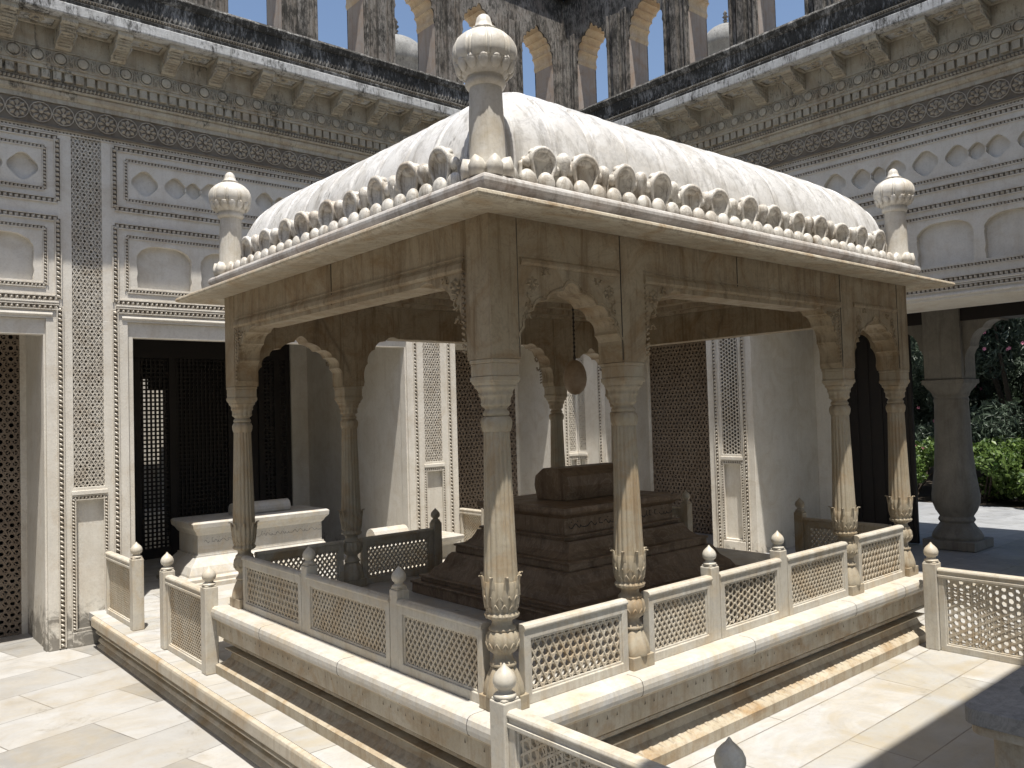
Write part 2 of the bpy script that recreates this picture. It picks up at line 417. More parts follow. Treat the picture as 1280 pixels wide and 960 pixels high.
# plinth coping as long slabs with thin joints
mb=MB()
def coping(a0,a1,T):
    mb.extr([(-.6,-.097),(.004,-.097),(.018,-.088),(.026,-.065),(.026,-.035),(.018,-.012),(.0,-.002),(-.03,0),(-.6,0)],a0,a1,T)
TF=lambda s,z,d:(s,-d,z)          # front face, d outward -y
TB=lambda s,z,d:(s,LY+d,z)
TL=lambda s,z,d:(-d,s,z)
TR=lambda s,z,d:(LX+d,s,z)
mb.sweep(.0,.0,LX,LY,[(-.02,-.097),(.012,-.095),(.022,-.085),(.027,-.065),(.027,-.04),(.02,-.016),(.004,-.004),(-.02,0)],cap=True)
cop=mb.build('coping',M['marble'],canopy)
def joint(T,c,parent):
    m=MB(); e=.0007; pf=[(-.09,-.097),(.012+e,-.097),(.022+e,-.087),(.0275+e,-.065),(.0275+e,-.04),(.021+e,-.015),(.004,-.004+e),(-.02,e),(-.09,e)]
    m.extr(pf,c-.0012,c+.0012,T); return m.build('coping_joint',M['ink'],parent)
for c in (.98,2.05,3.35,4.15): joint(TF,c,cop)
for c in (.22,1.5,2.62): joint(TL,c,cop)
# small arrow-shaped drill marks along the fascia (flat triangles, recess shade put into the colour)
for T,L in ((TF,LX),(TL,LY)):
    mb=fascia_mb; mb.mat2=M['shade_grime']; q=.12
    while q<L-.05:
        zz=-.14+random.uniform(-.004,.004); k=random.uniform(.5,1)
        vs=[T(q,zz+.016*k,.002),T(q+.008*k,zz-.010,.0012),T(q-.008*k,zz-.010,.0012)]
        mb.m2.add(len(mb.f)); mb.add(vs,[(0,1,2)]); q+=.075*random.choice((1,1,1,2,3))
# low carved leaf row on the plinth's lower slope
for T,L in ((TF,LX),(TL,LY),(TR,LY)):
    mb=plinth_mb; q=.1
    while q<L-.08:
        for k in (-2,-1,0,1,2):
            a=k*.3; h=.055-.006*abs(k)
            u0,v0=q,ZP+.088; u1,v1=q+math.sin(a)*h,ZP+.088+math.cos(a)*h
            # rise follows the slope profile (0 at bottom, -.1 at top)
            def dd(v): 
                pf=((.07,0),(.085,-.02),(.10,-.055),(.13,-.085),(.17,-.10)); v-=ZP
                for (a0,d0),(a1,d1) in zip(pf,pf[1:]):
                    if v<=a1: return d0+(d1-d0)*(v-a0)/(a1-a0)
                return -.10
            w=.006
            vs=[T(u0-w*.4,v0,dd(v0)+.001),T(u0+w*.4,v0,dd(v0)+.001),T((u0+u1)/2+w,(v0+v1)/2,dd((v0+v1)/2)+.002),T(u1,v1,dd(v1)+.002),T((u0+u1)/2-w,(v0+v1)/2,dd((v0+v1)/2)+.002),T((u0+u1)/2,(v0+v1)/2,dd((v0+v1)/2)+.004)]
            mb.add(vs,[(0,1,5),(1,2,5),(2,3,5),(3,4,5),(4,0,5)])
        q+=.085
fascia_mb.build('carved_fascia',M['carved'],canopy)
plinth_mb.build('plinth',M['carved'],canopy)

# columns
def col_mesh():
    mb=MB()
    mb.box(-.0895,-.0895,0,.0895,.0895,.07)
    n=48
    def lobes(k,amp): return lambda a,z,i:1+amp*abs(math.cos(k*a/2))
    mb.lathe([(.088,.0701),(.090,.085),(.084,.12),(.070,.165),(.058,.195),(.054,.205)],0,0,n,lobes(8,.16))
    mb.lathe([(.054,.2051),(.066,.212),(.068,.222),(.060,.232),(.050,.245),(.047,.262),(.052,.275)],0,0,n)
    mb.lathe([(.052,.2751),(.066,.288),(.074,.31),(.076,.335),(.073,.362),(.062,.382)],0,0,n,lobes(12,.12))
    mb.lathe([(.062,.3821),(.07,.388),(.066,.398),(.053,.408),(.050,.425),(.056,.437)],0,0,n)
    mb.lathe([(.056,.4371),(.076,.447),(.082,.462),(.070,.476),(.075,.49),(.082,.52),(.086,.56),(.087,.60),(.083,.625)],0,0,96,lobes(16,.10))
    # hooked leaf tips
    for k in range(8):
        a=2*math.pi*(k+.5)/8; ca,sa=math.cos(a),math.sin(a); tx,ty=-sa,ca
        ring=[]
        path=[(.078,.565,.016),(.090,.60,.017),(.093,.63,.015),(.096,.652,.012),(.106,.66,.010),(.110,.65,.007)]
        vs=[]
        for r,z,w in path:
            vs+=[(ca*r-tx*w,sa*r-ty*w,z),(ca*(r+.010),sa*(r+.010),z+.001),(ca*r+tx*w,sa*r+ty*w,z),(ca*(r-.008),sa*(r-.008),z-.001)]
        fs=[]
        for i in range(len(path)-1):
            for j in range(4): fs.append((i*4+j,i*4+(j+1)%4,i*4+4+(j+1)%4,i*4+4+j))
        fs.append(tuple(range(len(vs)-4,len(vs))))
        mb.add(vs,fs,True)
        # incised chevron leaves lower down
        for dz in (.50,.53):
            pass
    for row,(zc,rr,kk) in enumerate(((.505,.082,12),(.545,.087,12),(.315,.079,12))):
        for k in range(kk):
            a=2*math.pi*(k+.5*(row%2))/kk; h=math.pi/kk*.8
            for sg in (-1,1):
                p0=(math.cos(a+sg*h)*rr,math.sin(a+sg*h)*rr,zc-.014); p1=(math.cos(a)*(rr+.005),math.sin(a)*(rr+.005),zc+.016)
                tube(mb,[p0,p1],[.0045,.0045],5)
    # fluted shaft
    prof=[]
    for i in range(15):
        t=i/14; z=.6251+t*(1.36-.625); prof.append((.080-.019*t**.85,z))
    mb.lathe(prof,0,0,96,lambda a,z,i:1+.10*abs(math.cos(8*a))**.7-.02 ,True)
    mb.lathe([(.062,1.3601),(.066,1.37),(.070,1.385),(.072,1.41),(.066,1.428),(.058,1.436)],0,0,n,lobes(8,.12))
    mb.lathe([(.056,1.4361),(.064,1.442),(.067,1.452),(.062,1.462),(.056,1.468),(.056,1.476),(.062,1.482)],0,0,n)
    # capital: flaring from round to square
    def sq(a,z,i):
        t=min(1,max(0,(z-1.49)/(.12))); c=max(abs(math.cos(a)),abs(math.sin(a)))
        return (1-t)*(1+.12*abs(math.cos(6*a)))+t*min(1/c,1.36)
    mb.lathe([(.056,1.4821),(.064,1.488),(.069,1.497),(.066,1.508),(.067,1.53),(.073,1.537),(.074,1.546),(.071,1.552),(.075,1.572),(.082,1.578),(.082,1.588),(.080,1.592),(.088,1.602),(.088,1.61)],0,0,96,sq)
    mb.box(-.0905,-.0905,1.6101,.0905,.0905,1.635); mb.box(-.0865,-.0865,1.6351,.0865,.0865,1.70); mb.box(-.0905,-.0905,1.7001,.0905,.0905,1.7195)
    return mb
cm=None
colpos=[(x,y) for y in YS for x in XS]
for i,(x,y) in enumerate(colpos):
    if cm is None:
        o=col_mesh().build('column',M['marble'],canopy,loc=None); cm=o.data
        # move mesh: keep origin at base
    else:
        o=bpy.data.objects.new('column',cm); COL.objects.link(o); o.parent=canopy
    o.location=Vector((x,y,0))-Vector(canopy['_w'])
    md=o.modifiers.new('b','BEVEL'); md.width=.003; md.segments=1; md.limit_method='ANGLE'; md.angle_limit=R(60)
cm.materials.clear(); cm.materials.append(stone('column_marble',(.37,.31,.215),(.51,.45,.34),(.32,.20,.09),.65,(.3,.27,.24),.25,.42,.3,.45))

# arched beams
ZC=1.7205; ZB=2.44
def lobed(xa,xb,z0,zapex,n=9,depth=.02,full=True):
    # multifoil arch outline between xa and xb, opening side; returns list from (xa,z0) to (xb,z0)
    w=(xb-xa)/2; cx=(xa+xb)/2; h=zapex-z0
    base=[]
    K=n*8
    pts=[]
    for i in range(K+1):
        t=i/K
        # pointed basket arch: angle param
        th=math.pi*t
        x=-math.cos(th)*w*1.0
        zz=(math.sin(th)**.72)*h*.86
        # small ogee tip
        zz+=h*.14*math.exp(-((t-.5)/.07)**2)
        lob=depth*(abs(math.sin(math.pi*n*t))**.7)
        nx,nz=-math.cos(th),math.sin(th)
        pts.append((cx+x+nx*(lob-depth)*1.0,z0+zz+nz*(lob-depth)))
    pts[0]=(xa,z0); pts[-1]=(xb,z0)
    return pts
def bracket(xa,xb,z0,zt,n=4,depth=.02):
    # quarter multifoil from pier at xa rising to flat soffit at xb (xb may be < xa)
    K=n*8; pts=[]
    for i in range(K+1):
        t=i/K; th=t*math.pi/2
        x=xa+(xb-xa)*(1-math.cos(th)); z=z0+(zt-z0)*math.sin(th)**.8
        lob=depth*(abs(math.sin(math.pi*n*t))**.7); sg=1 if xb>xa else -1
        pts.append((x-sg*(lob-depth)*math.cos(th)*-1*-1, z+(lob-depth)*math.sin(th)))
    pts[0]=(xa,z0); return pts
def beam_side(name,T,runs,L0,L1,joint):
    """runs: list of ('arch',xa,xb) or ('span',xa,xb,wbr)"""
    mb=MB(); ZT=2.165
    d0,d1=-.181,0
    # piers cut at joints: build plate pieces
    for r in runs:
        if r[0]=='pier':
            plate(mb,rect(r[1],ZC,r[2],ZB),[],d0,d1,T)
        elif r[0]=='arch':
            xa,xb=r[1],r[2]; pts=lobed(xa+.002,xb-.002,ZC,2.135)
            outer=[(xa,ZC)]+pts[1:-1]+[(xb,ZC),(xb,ZB),(xa,ZB)]
            outer=[(xa+.0015,ZC),(xa+.012,ZC)]+[p for p in pts[1:-1] if xa+.012<p[0]<xb-.012]+[(xb-.012,ZC),(xb-.0015,ZC),(xb-.0015,ZB),(xa+.0015,ZB)]
            plate(mb,outer,[],d0+.003,d1-.003,T)
        elif r[0]=='span':
            xa,xb,w=r[1],r[2],r[3]
            l=bracket(xa+.012,xa+w,ZC,ZT-.0); rr=bracket(xb-.012,xb-w,ZC,ZT-.0)
            outer=[(xa+.0015,ZC)]+l+rr[::-1]+[(xb-.0015,ZC),(xb-.0015,ZB),(xa+.0015,ZB)]
            plate(mb,outer,[],d0+.003,d1-.003,T)
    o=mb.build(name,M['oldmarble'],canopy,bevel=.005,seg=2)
    # raised framing mouldings and spandrel rosettes
    m2=MB()
    for r in runs:
        if r[0]=='arch':
            xa,xb=r[1],r[2]
            m2.extr([(-.004,2.195),(.006,2.198),(.012,2.21),(.010,2.225),(.003,2.235),(-.004,2.237)],xa+.02,xb-.02,T)
            for sx in (xa+.1,xb-.1): rosette(m2,T,sx,2.10,.045,.0,.012)
            for sg,sx in ((1,xa+.06),(-1,xb-.06)): scroll(m2,T,sx+sg*.13,2.165,.026,sg); scroll(m2,T,sx,2.01,.03,-sg,1.5); scroll(m2,T,sx-sg*.005,1.93,.02,sg)
            outline(m2,T,lobed(xa+.002,xb-.002,ZC,2.135),.012,.016)
        elif r[0]=='span':
            xa,xb,w=r[1],r[2],r[3]
            m2.extr([(-.004,2.175),(.010,2.177),(.016,2.190),(.012,2.215),(.002,2.232),(-.004,2.236)],xa+.02,xb-.02,T)
            m2.extr([(-.004,2.244),(.004,2.245),(.005,2.252),(-.004,2.254)],xa+.02,xb-.02,T)
            for sx in (xa+.10,xb-.10): rosette(m2,T,sx,2.10,.05,.0,.014)
            for sg,sx in ((1,xa+.085),(-1,xb-.085)): scroll(m2,T,sx+sg*.1,2.135,.026,sg); scroll(m2,T,sx,2.01,.035,-sg,1.5); scroll(m2,T,sx-sg*.01,1.92,.025,sg)
            for sx,s2 in ((xa+.035,1),(xb-.035,-1)):
                zz=1.76
                while zz<2.15: m2.bar((sx-.012,zz),(sx+.012,zz+.012),.012,-.004,.005,T); zz+=.03
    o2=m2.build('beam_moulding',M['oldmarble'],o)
    # joints
    return o
def rosette(mb,T,cx,cz,r,d0,d1,n=8):
    for k in range(n):
        a=2*math.pi*k/n; ca,sa=math.cos(a),math.sin(a); ta,tb=-sa,ca
        p=[(cx+ca*r*.25,cz+sa*r*.25),(cx+ca*r*.68-ta*r*.26,cz+sa*r*.68-tb*r*.26),(cx+ca*r,cz+sa*r),(cx+ca*r*.68+ta*r*.26,cz+sa*r*.68+tb*r*.26)]
        vs=[T(u,v,d0) for u,v in p]+[T(cx+ca*r*.66,cz+sa*r*.66,d1)]
        mb.add(vs,[(0,1,4),(1,2,4),(2,3,4),(3,0,4)])
    m=6; vs=[T(cx+math.cos(2*math.pi*k/m)*r*.24,cz+math.sin(2*math.pi*k/m)*r*.24,d1*.8) for k in range(m)]+[T(cx,cz,d1*1.3)]
    mb.add(vs,[(k,(k+1)%m,m) for k in range(m)])
def scroll(mb,T,cx,cz,r,sg,a0=0):
    # low-relief spiral vine with leaflets
    P_=[]; n=18
    for i in range(n+1):
        t=i/n; rr=r*(1-.8*t); a=a0+sg*t*4.2
        P_.append((cx+rr*math.cos(a),cz+rr*math.sin(a)))
    for i,(a,b) in enumerate(zip(P_,P_[1:])):
        mb.bar(a,b,.006,-.004,.005+.0004*(i%3),T)
        if i%3==0:
            dx,dz=a[0]-cx,a[1]-cz; L=math.hypot(dx,dz)+1e-6; dx/=L; dz/=L; w=.008
            e=(a[0]+dx*.022,a[1]+dz*.022); vs=[T(a[0]-dz*w,a[1]+dx*w,-.003),T(a[0]+dz*w,a[1]-dx*w,-.003),T(e[0],e[1],-.003),T((a[0]+e[0])/2,(a[1]+e[1])/2,.007)]
            mb.add(vs,[(0,1,3),(1,2,3),(2,0,3)])
def outline(mb,T,pts,w,off):
    # thin raised line following an arch outside its edge
    for i in range(0,len(pts)-2,2):
        a,b=pts[i],pts[i+2]
        L=math.hypot(b[0]-a[0],b[1]-a[1]); 
        if L<1e-4: continue
        nx,nz=-(b[1]-a[1])/L*off,(b[0]-a[0])/L*off
        mb.bar((a[0]+nx,a[1]+nz),(b[0]+nx,b[1]+nz),.006,-.004,.003+.0004*(i%3),T)
X0=A-HB; X1=4.749-A+HB; Y0=A-HB; Y1=LY-A+HB
bF=lambda s,z,d:(s,Y0-d,z)
bBk=lambda s,z,d:(s,Y1+d,z)
bL=lambda s,z,d:(X0-d,s,z)
bR=lambda s,z,d:(X1+d,s,z)
fr=[('pier',X0,X0+.181),('arch',X0+.181,XS[1]-HB),('pier',XS[1]-HB,XS[1]+HB),('span',XS[1]+HB,XS[2]-HB,.37),('pier',XS[2]-HB,XS[2]+HB),('arch',XS[2]+HB,X1-.181),('pier',X1-.181,X1)]
beam_side('arched_beam',bF,fr,X0,X1,None)
beam_side('arched_beam',bBk,fr,X0,X1,None)
sd=[('span',Y0+.182,Y1-.182,.42)]
beam_side('arched_beam',bL,sd,0,0,None)
beam_side('arched_beam',bR,sd,0,0,None)
# dark mortar lines between beam stones (front and left)
for c in (X0+.181,XS[1]-HB,2.18,XS[2]-HB,X1-.181):
    mb=MB(); mb.box(c-.002,Y0-.0006,ZC+.01 if c!=2.18 else 2.17,c+.002,Y0+.01,ZB-.01); mb.build('mortar_line',M['ink'],canopy)
mb=MB(); mb.box(X0-.0006,1.678,2.17,X0+.01,1.682,ZB-.01); mb.build('mortar_line',M['ink'],canopy)
# ceiling with stepped inner cornice
mb=MB()
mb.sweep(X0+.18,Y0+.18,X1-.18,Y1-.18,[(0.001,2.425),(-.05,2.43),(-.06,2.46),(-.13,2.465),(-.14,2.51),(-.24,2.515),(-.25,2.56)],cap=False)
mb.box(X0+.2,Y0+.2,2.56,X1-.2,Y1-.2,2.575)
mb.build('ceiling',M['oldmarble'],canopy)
# eave (chhajja) : thin sloping slab
mb=MB()
mb.sweep(0,0,4.749,LY,[(-.25,2.4405),(-.09,2.4405),(-.085,2.432),(.165,2.412),(.185,2.414),(.198,2.420),(.203,2.430),(.200,2.442),(.190,2.450),(.178,2.4505),(.170,2.444)],cap=False)
mb.build('eave',M['eave'],canopy)
mb=MB()
mb.sweep(0,0,4.749,LY,[(.171,2.4435),(.10,2.462),(.02,2.498),(-.012,2.512),(-.25,2.512)],cap=False)
mb.build('eave_slope',M['slopestain'],canopy)
mb=MB()
mb.sweep(0,0,4.749,LY,[(-.03,2.5125),(-.018,2.518),(-.022,2.53),(-.012,2.538),(.000,2.548),(.007,2.562),(.007,2.578),(.000,2.592),(-.014,2.602),(-.04,2.606),(-.3,2.607)],cap=False)
mb.build('roof_ledge',M['ledge'],canopy)
mb=MB()
for x,y0 in ((1.75,-.17),(3.4,-.17)): mb.bar((x,-.165),(x+.12,.05),.005,2.405,2.4325,lambda s,z,d:(s,z,d))
for y in (.75,2.2): mb.bar((-.165,y),(.05,y+.1),.005,2.405,2.4325,lambda s,z,d:(s,z,d))
# dome roof
DI=.15; DN=4; DM=2.5; DH=.77; DZ=2.66
def dome_z(u,v):
    r=(abs(u)**30+abs(v)**30)**(1/30) if max(abs(u),abs(v))>0 else 0
    r=min(1,r)
    return DZ+DH*(1-r**DN)**(1/DM)
mb=MB(); nu,nv=920,640
hx,hy=4.749/2-DI,LY/2-DI
def warp(t): # denser near edge
    return math.sin(t*math.pi/2)
vs=[]
P=.3145
import itertools
def rib(s,c):
    q=(s-c)/P; f=abs(q-round(q))*P
    return .013/(1+math.exp((f-.017)/.0022))-.009*math.exp(-((f-.024)/.004)**2)+.012*(1-(f/.157-1)**2)-.012
for j in range(nv+1):
    v=warp(-1+2*j/nv)
    for i in range(nu+1):
        u=warp(-1+2*i/nu)
        x=4.749/2+u*hx; y=LY/2+v*hy; z=dome_z(u,v)
        au,av=abs(u)*1.0,abs(v)*1.0
        # ribs: run up each face
        dx=(1-abs(u))*hx; dy=(1-abs(v))*hy
        rb=rib(x,4.749/2+P/2) if au<av else rib(y,LY/2+P/2)
        k=max(au,av)
        nzf=(1-k**4)
        # displace outward
        ou=rb*k*(1 if au>=av else 0)*math.copysign(1,u); ov=rb*k*(1 if av>au else 0)*math.copysign(1,v)
        sag=.012*math.sin(x*2.1+1)*math.sin(y*2.7)
        vs.append((x+ou,y+ov,z+rb*min(1,nzf*1.5)*(.4+.6*nzf)+sag*nzf))
fs=[(j*(nu+1)+i,j*(nu+1)+i+1,(j+1)*(nu+1)+i+1,(j+1)*(nu+1)+i) for j in range(nv) for i in range(nu)]
mb.add(vs,fs,True)
mb.sweep(DI,DI,4.749-DI,LY-DI,[(0,2.6),(0,DZ+.004)],cap=False)
mb.build('domed_roof',M['roofmarble'],canopy,recalc=False)
# cresting : hooded leaves, buds, crenels
def ellipsoid(mb,c,r,n=16,m=9,under=1.0):
    pr_=[]
    vs=[];fs=[]
    for k in range(m+1):
        a=math.pi*(k/m)-math.pi/2
        for i in range(n):
            b=2*math.pi*i/n
            vs.append((c[0]+r[0]*math.cos(a)*math.cos(b),c[1]+r[1]*math.cos(a)*math.sin(b),c[2]+r[2]*math.sin(a)*(1 if a>0 else under)))
    for k in range(m):
        for i in range(n): fs.append((k*n+i,k*n+(i+1)%n,(k+1)*n+(i+1)%n,(k+1)*n+i))
    mb.add(vs,fs,True)
def slab_leaf(mb,wf,h,y0,yf,th,x0=0,n=8):
    # tapered plate: wf(t) half width, yf(t) forward lean; dished front
    m=6; F=[];B=[]
    for j in range(n+1):
        t=j/n
        for i in range(m+1):
            q=-1+2*i/m; F.append((x0+q*wf(t),y0-yf(t)+.020*(1-q*q),h*t)); B.append((x0+q*wf(t)*.94,y0-yf(t)+th,h*t))
    w=m+1; o=len(F); fs=[]
    for j in range(n):
        for i in range(m):
            a=j*w+i; fs.append((a,a+1,a+w+1,a+w)); fs.append((o+a,o+a+w,o+a+w+1,o+a+1))
        a=j*w; fs.append((a,a+w,o+a+w,o+a)); a=j*w+m; fs.append((a,o+a,o+a+w,a+w))
    for i in range(m): a=n*w+i; fs.append((a,a+1,o+a+1,o+a))
    mb.add(F+B,fs,True)
def hood():
    mb=MB(); n=14; m=8
    def hw(t): return .034+.062*min(1,t/.66)**.85 if t<.66 else .096*math.sqrt(max(0,1-((t-.66)/.34)**2))
    H=.24
    F=[];B=[]
    for j in range(n+1):
        t=j/n; w_=max(hw(t*.985),.004)
        for i in range(m+1):
            q=-1+2*i/m; lean=.020*t*t; dish=.034*(1-q*q)*(t**.6)*(1 if t<.7 else max(.15,1-((t-.7)/.3)**2))
            F.append((q*w_,-lean-.012+dish,H*t)); B.append((q*w_*.95,-lean+.034,H*t))
    w=m+1;o=len(F);fs=[]
    for j in range(n):
        for i in range(m):
            a=j*w+i; fs.append((a,a+1,a+w+1,a+w)); fs.append((o+a,o+a+w,o+a+w+1,o+a+1))
        a=j*w; fs.append((a,a+w,o+a+w,o+a)); a=j*w+m; fs.append((a,o+a,o+a+w,a+w))
    for i in range(m): a=n*w+i; fs.append((a,a+1,o+a+1,o+a))
    mb.add(F+B,fs,True)
    path=[];rad=[]
    K=34
    for k in range(K+1):
        u=-1+2*k/K; t=1-abs(u)**1.35 if abs(u)<1 else 0
        # follow the outline up one side and down the other
        s_=abs(u); 
        if s_>.45: t=.66*(1-(s_-.45)/.55); x=math.copysign(hw(t)*.93,u)
        else: a=(.45-s_)/.45*math.pi/2; x=math.copysign(.096*.93*math.cos(a),u); t=.66+.33*math.sin(a)
        path.append((x,-.020*t*t-.012+.004,H*t)); rad.append(.008+.011*(t**1.5))
    tube(mb,path,rad,8)
    # rolled crown of the hood
    ellipsoid(mb,(0,.004,.215),(.080,.034,.036),18,10)
    for x in (-.012,.016): tube(mb,[(x*.6,.010,.02),(x,.012,.09),(x*1.3,.016,.15)],[.005,.005,.002],6)
    return mb
lm=hood()
for sg in (-1,1):
    slab_leaf(lm,lambda t:.047*(1-.15*t),.15,-.006,lambda t:.006*t,.034,sg*.108)
    ellipsoid(lm,(sg*.106,.002,.15),(.040,.022,.034),14,8)
bm_=MB()
bm_.lathe([(.012,0),(.013,.06),(.018,.11),(.030,.145),(.039,.172),(.041,.192),(.036,.214),(.022,.230),(.004,.236)],0,-.006,18)
m_leaf=MB(); m_leaf.v=lm.v; m_leaf.f=lm.f; m_leaf.sm=lm.sm
def crest_obj(mbx,name,mat):
    o=mbx.build(name,mat,canopy); return o
proto_leaf=None; proto_bud=None
M['crest']=stone('cresting_marble',(.68,.65,.585),(.80,.78,.73),(.33,.26,.18),.75,(.2,.18,.16),.5,.42,.35,.75)
sides=[]
nF=14; nS=10
def crest_side(T2,rot,c,half,n):
    global proto_leaf,proto_bud
    for k in range(n):
        s=c+(k-(n-1)/2)*P
        place(s,T2,rot,'leaf')
        if k<n-1: place(s+P/2,T2,rot,'bud')
def place(s,T2,rot,kind):
    global proto_leaf,proto_bud
    x,y=T2(s)
    if kind=='leaf':
        if proto_leaf is None:
            proto_leaf=lm.build('leaf_cresting',M['crest'],canopy); o=proto_leaf
        else:
            o=proto_leaf.copy(); COL.objects.link(o)
    else:
        if proto_bud is None:
            proto_bud=bm_.build('bud_cresting',M['crest'],canopy); o=proto_bud
        else:
            o=proto_bud.copy(); COL.objects.link(o)
    o.parent=canopy
    o.location=Vector((x,y,2.605))-Vector(canopy['_w']); o.rotation_euler=(R(random.uniform(-4,4)),R(random.uniform(-2.5,2.5)),rot+R(random.uniform(-5,5)))
    sc=random.uniform(.93,1.05); o.scale=(sc,random.uniform(.9,1.1),random.uniform(.92,1.04))
ins=.125
crest_side(lambda s:(s,ins),0,4.749/2,0,nF-1)
crest_side(lambda s:(s,LY-ins),math.pi,4.749/2,0,nF-1)
crest_side(lambda s:(ins,s),-math.pi/2,LY/2,0,nS-1)
crest_side(lambda s:(4.749-ins,s),math.pi/2,LY/2,0,nS-1)
# crenels
for rowi,(T,L,) in enumerate(((lambda s,z,d:(s,.062-d,z),4.749),(lambda s,z,d:(s,LY-.062+d,z),4.749),(lambda s,z,d:(.062-d,s,z),LY),(lambda s,z,d:(4.749-.062+d,s,z),LY))):
    mb=MB(); n=int((L-.2)/.127)
    for k in range(n+1):
        s=.1+(L-.2)*k/n; j=random.uniform(.94,1.05)
        q=MB(); ellipsoid(q,(0,0,.036),(.057,.030,.056*j),14,10)
        mb.add([T(s+x,2.607+max(z,0),-.028+y_) for x,y_,z in q.v],q.f,True)
    mb.build('crenel_row',M['crest'],canopy)
# corner turrets with onion caps
def turret_shaft():
    mb=MB()
    mb.lathe([(.098,2.607),(.1,2.63),(.092,2.66),(.088,2.9),(.082,3.06),(.082,3.065)],0,0,24,None)
    mb.lathe([(.082,3.0651),(.095,3.07),(.103,3.085),(.100,3.10),(.094,3.108),(.094,3.118)],0,0,24)
    for k in range(8):
        a=2*math.pi*k/8
        T=lambda s,z,d,a=a:(math.cos(a)*(.098+d)-math.sin(a)*s,math.sin(a)*(.098+d)+math.cos(a)*s,z)
        pr_=[(-.036,0),(.036,0),(.04,.05),(.02,.085),(0,.1),(-.02,.085),(-.04,.05)]
        fr_=[T(p,2.607+q,.03) for p,q in pr_]; bk=[T(p,2.607+q,-.02) for p,q in pr_]; cf=[T(0,2.65,.045)]
        nn=len(pr_); mb.add(fr_+bk+cf,[(i,(i+1)%nn,2*nn) for i in range(nn)]+[(i,nn+i,nn+(i+1)%nn,(i+1)%nn) for i in range(nn)],True)
    return mb
def turret_cap():
    mb=MB()
    mb.lathe([(.094,3.1181),(.105,3.13),(.122,3.15),(.135,3.17),(.146,3.180)],0,0,96,lambda a,z,i:1+.10*abs(math.cos(7*a))**.6-.03)
    def onion(a,z,i):
        f=(a/(2*math.pi)*10)%1; f=min(f,1-f)*2*math.pi/10
        return 1-.13*math.exp(-((f-.055)/.018)**2)+.014*math.exp(-(f/.03)**2)
    for k in range(14):
        a=2*math.pi*k/14
        q=MB(); ellipsoid(q,(0,0,0),(.027,.016,.034),10,8)
        c_,s_=math.cos(a),math.sin(a)
        mb.add([((.136+y+z*.35)*c_-x*s_,(.136+y+z*.35)*s_+x*c_,3.162+z) for x,y,z in q.v],q.f,True)
    pr_=[(.124,3.1701),(.138,3.176),(.153,3.19),(.161,3.215),(.163,3.24),(.158,3.27),(.143,3.30),(.118,3.325),(.09,3.343),(.068,3.352),(.05,3.358)]
    mb.lathe(pr_,0,0,200,onion)
    mb.lathe([(.058,3.3581),(.062,3.365),(.055,3.372),(.042,3.382),(.038,3.40),(.032,3.425),(.022,3.438),(.008,3.446)],0,0,32,lambda a,z,i:1+.1*abs(math.cos(4*a)))
    return mb
ts=tc=None
def add_cracks(m,sc=1.4,col=(.09,.085,.08)):
    t=m.node_tree; b=[n for n in t.nodes if n.type=='BSDF_PRINCIPLED'][0]
    src=b.inputs['Base Color'].links[0].from_socket
    p=mapping(t); n=t.nodes.new('ShaderNodeTexNoise'); n.inputs['Scale'].default_value=3; n.inputs['Detail'].default_value=6; t.links.new(p,n.inputs['Vector'])
    ad=t.nodes.new('ShaderNodeVectorMath'); ad.operation='MULTIPLY_ADD'; t.links.new(n.outputs['Color'],ad.inputs[0]); ad.inputs[1].default_value=(.10,.10,.06); t.links.new(p,ad.inputs[2])
    v=t.nodes.new('ShaderNodeTexVoronoi'); v.feature='DISTANCE_TO_EDGE'; v.inputs['Scale'].default_value=sc; t.links.new(ad.outputs[0],v.inputs['Vector'])
    f=ramp(t,v.outputs['Distance'],[(.0,(.75,)*3),(.006,(.35,)*3),(.013,(0,0,0))])
    g=ramp(t,noise(t,p,1.3,4,.6),[(.5,(0,0,0)),(.62,(.8,.8,.8))])
    t.links.new(mix(t,mix(t,g,(0,0,0),f),src,col),b.inputs['Base Color'])
def add_groove_lines(m,P,cx,cy):  # darkens paired lines along the roof ribs, broken up by noise
    t=m.node_tree; b=[n for n in t.nodes if n.type=='BSDF_PRINCIPLED'][0]
    src=b.inputs['Base Color'].links[0].from_socket
    g=t.nodes.new('ShaderNodeNewGeometry'); sp=t.nodes.new('ShaderNodeSeparateXYZ'); t.links.new(g.outputs['Position'],sp.inputs[0])
    sn=t.nodes.new('ShaderNodeSeparateXYZ'); t.links.new(g.outputs['True Normal'],sn.inputs[0])
    def mth(op,a,b_=None):
        n=t.nodes.new('ShaderNodeMath'); n.operation=op
        for k,v in enumerate((a,b_)):
            if v is None: continue
            if isinstance(v,(int,float)): n.inputs[k].default_value=v
            else: t.links.new(v,n.inputs[k])
        return n.outputs[0]
    def line(o,c):
        q=mth('DIVIDE',mth('SUBTRACT',o,c),P); f=mth('MULTIPLY',mth('ABSOLUTE',mth('SUBTRACT',q,mth('ROUND',q))),P)
        return mth('ABSOLUTE',mth('SUBTRACT',f,.023))
    lx=line(sp.outputs[0],cx+P/2); ly=line(sp.outputs[1],cy+P/2)
    side=mth('GREATER_THAN',mth('ABSOLUTE',sn.outputs[0]),mth('ABSOLUTE',sn.outputs[1]))
    d_=mth('ADD',mth('MULTIPLY',side,ly),mth('MULTIPLY',mth('SUBTRACT',1,side),lx))
    f=ramp(t,d_,[(.0,(.8,)*3),(.0035,(.5,)*3),(.008,(0,0,0))])
    br_=ramp(t,noise(t,mapping(t),3.5,6,.7),[(.38,(.15,)*3),(.6,(1,1,1))])
    t.links.new(mix(t,mix(t,br_,(0,0,0),f),src,(.17,.16,.145)),b.inputs['Base Color'])
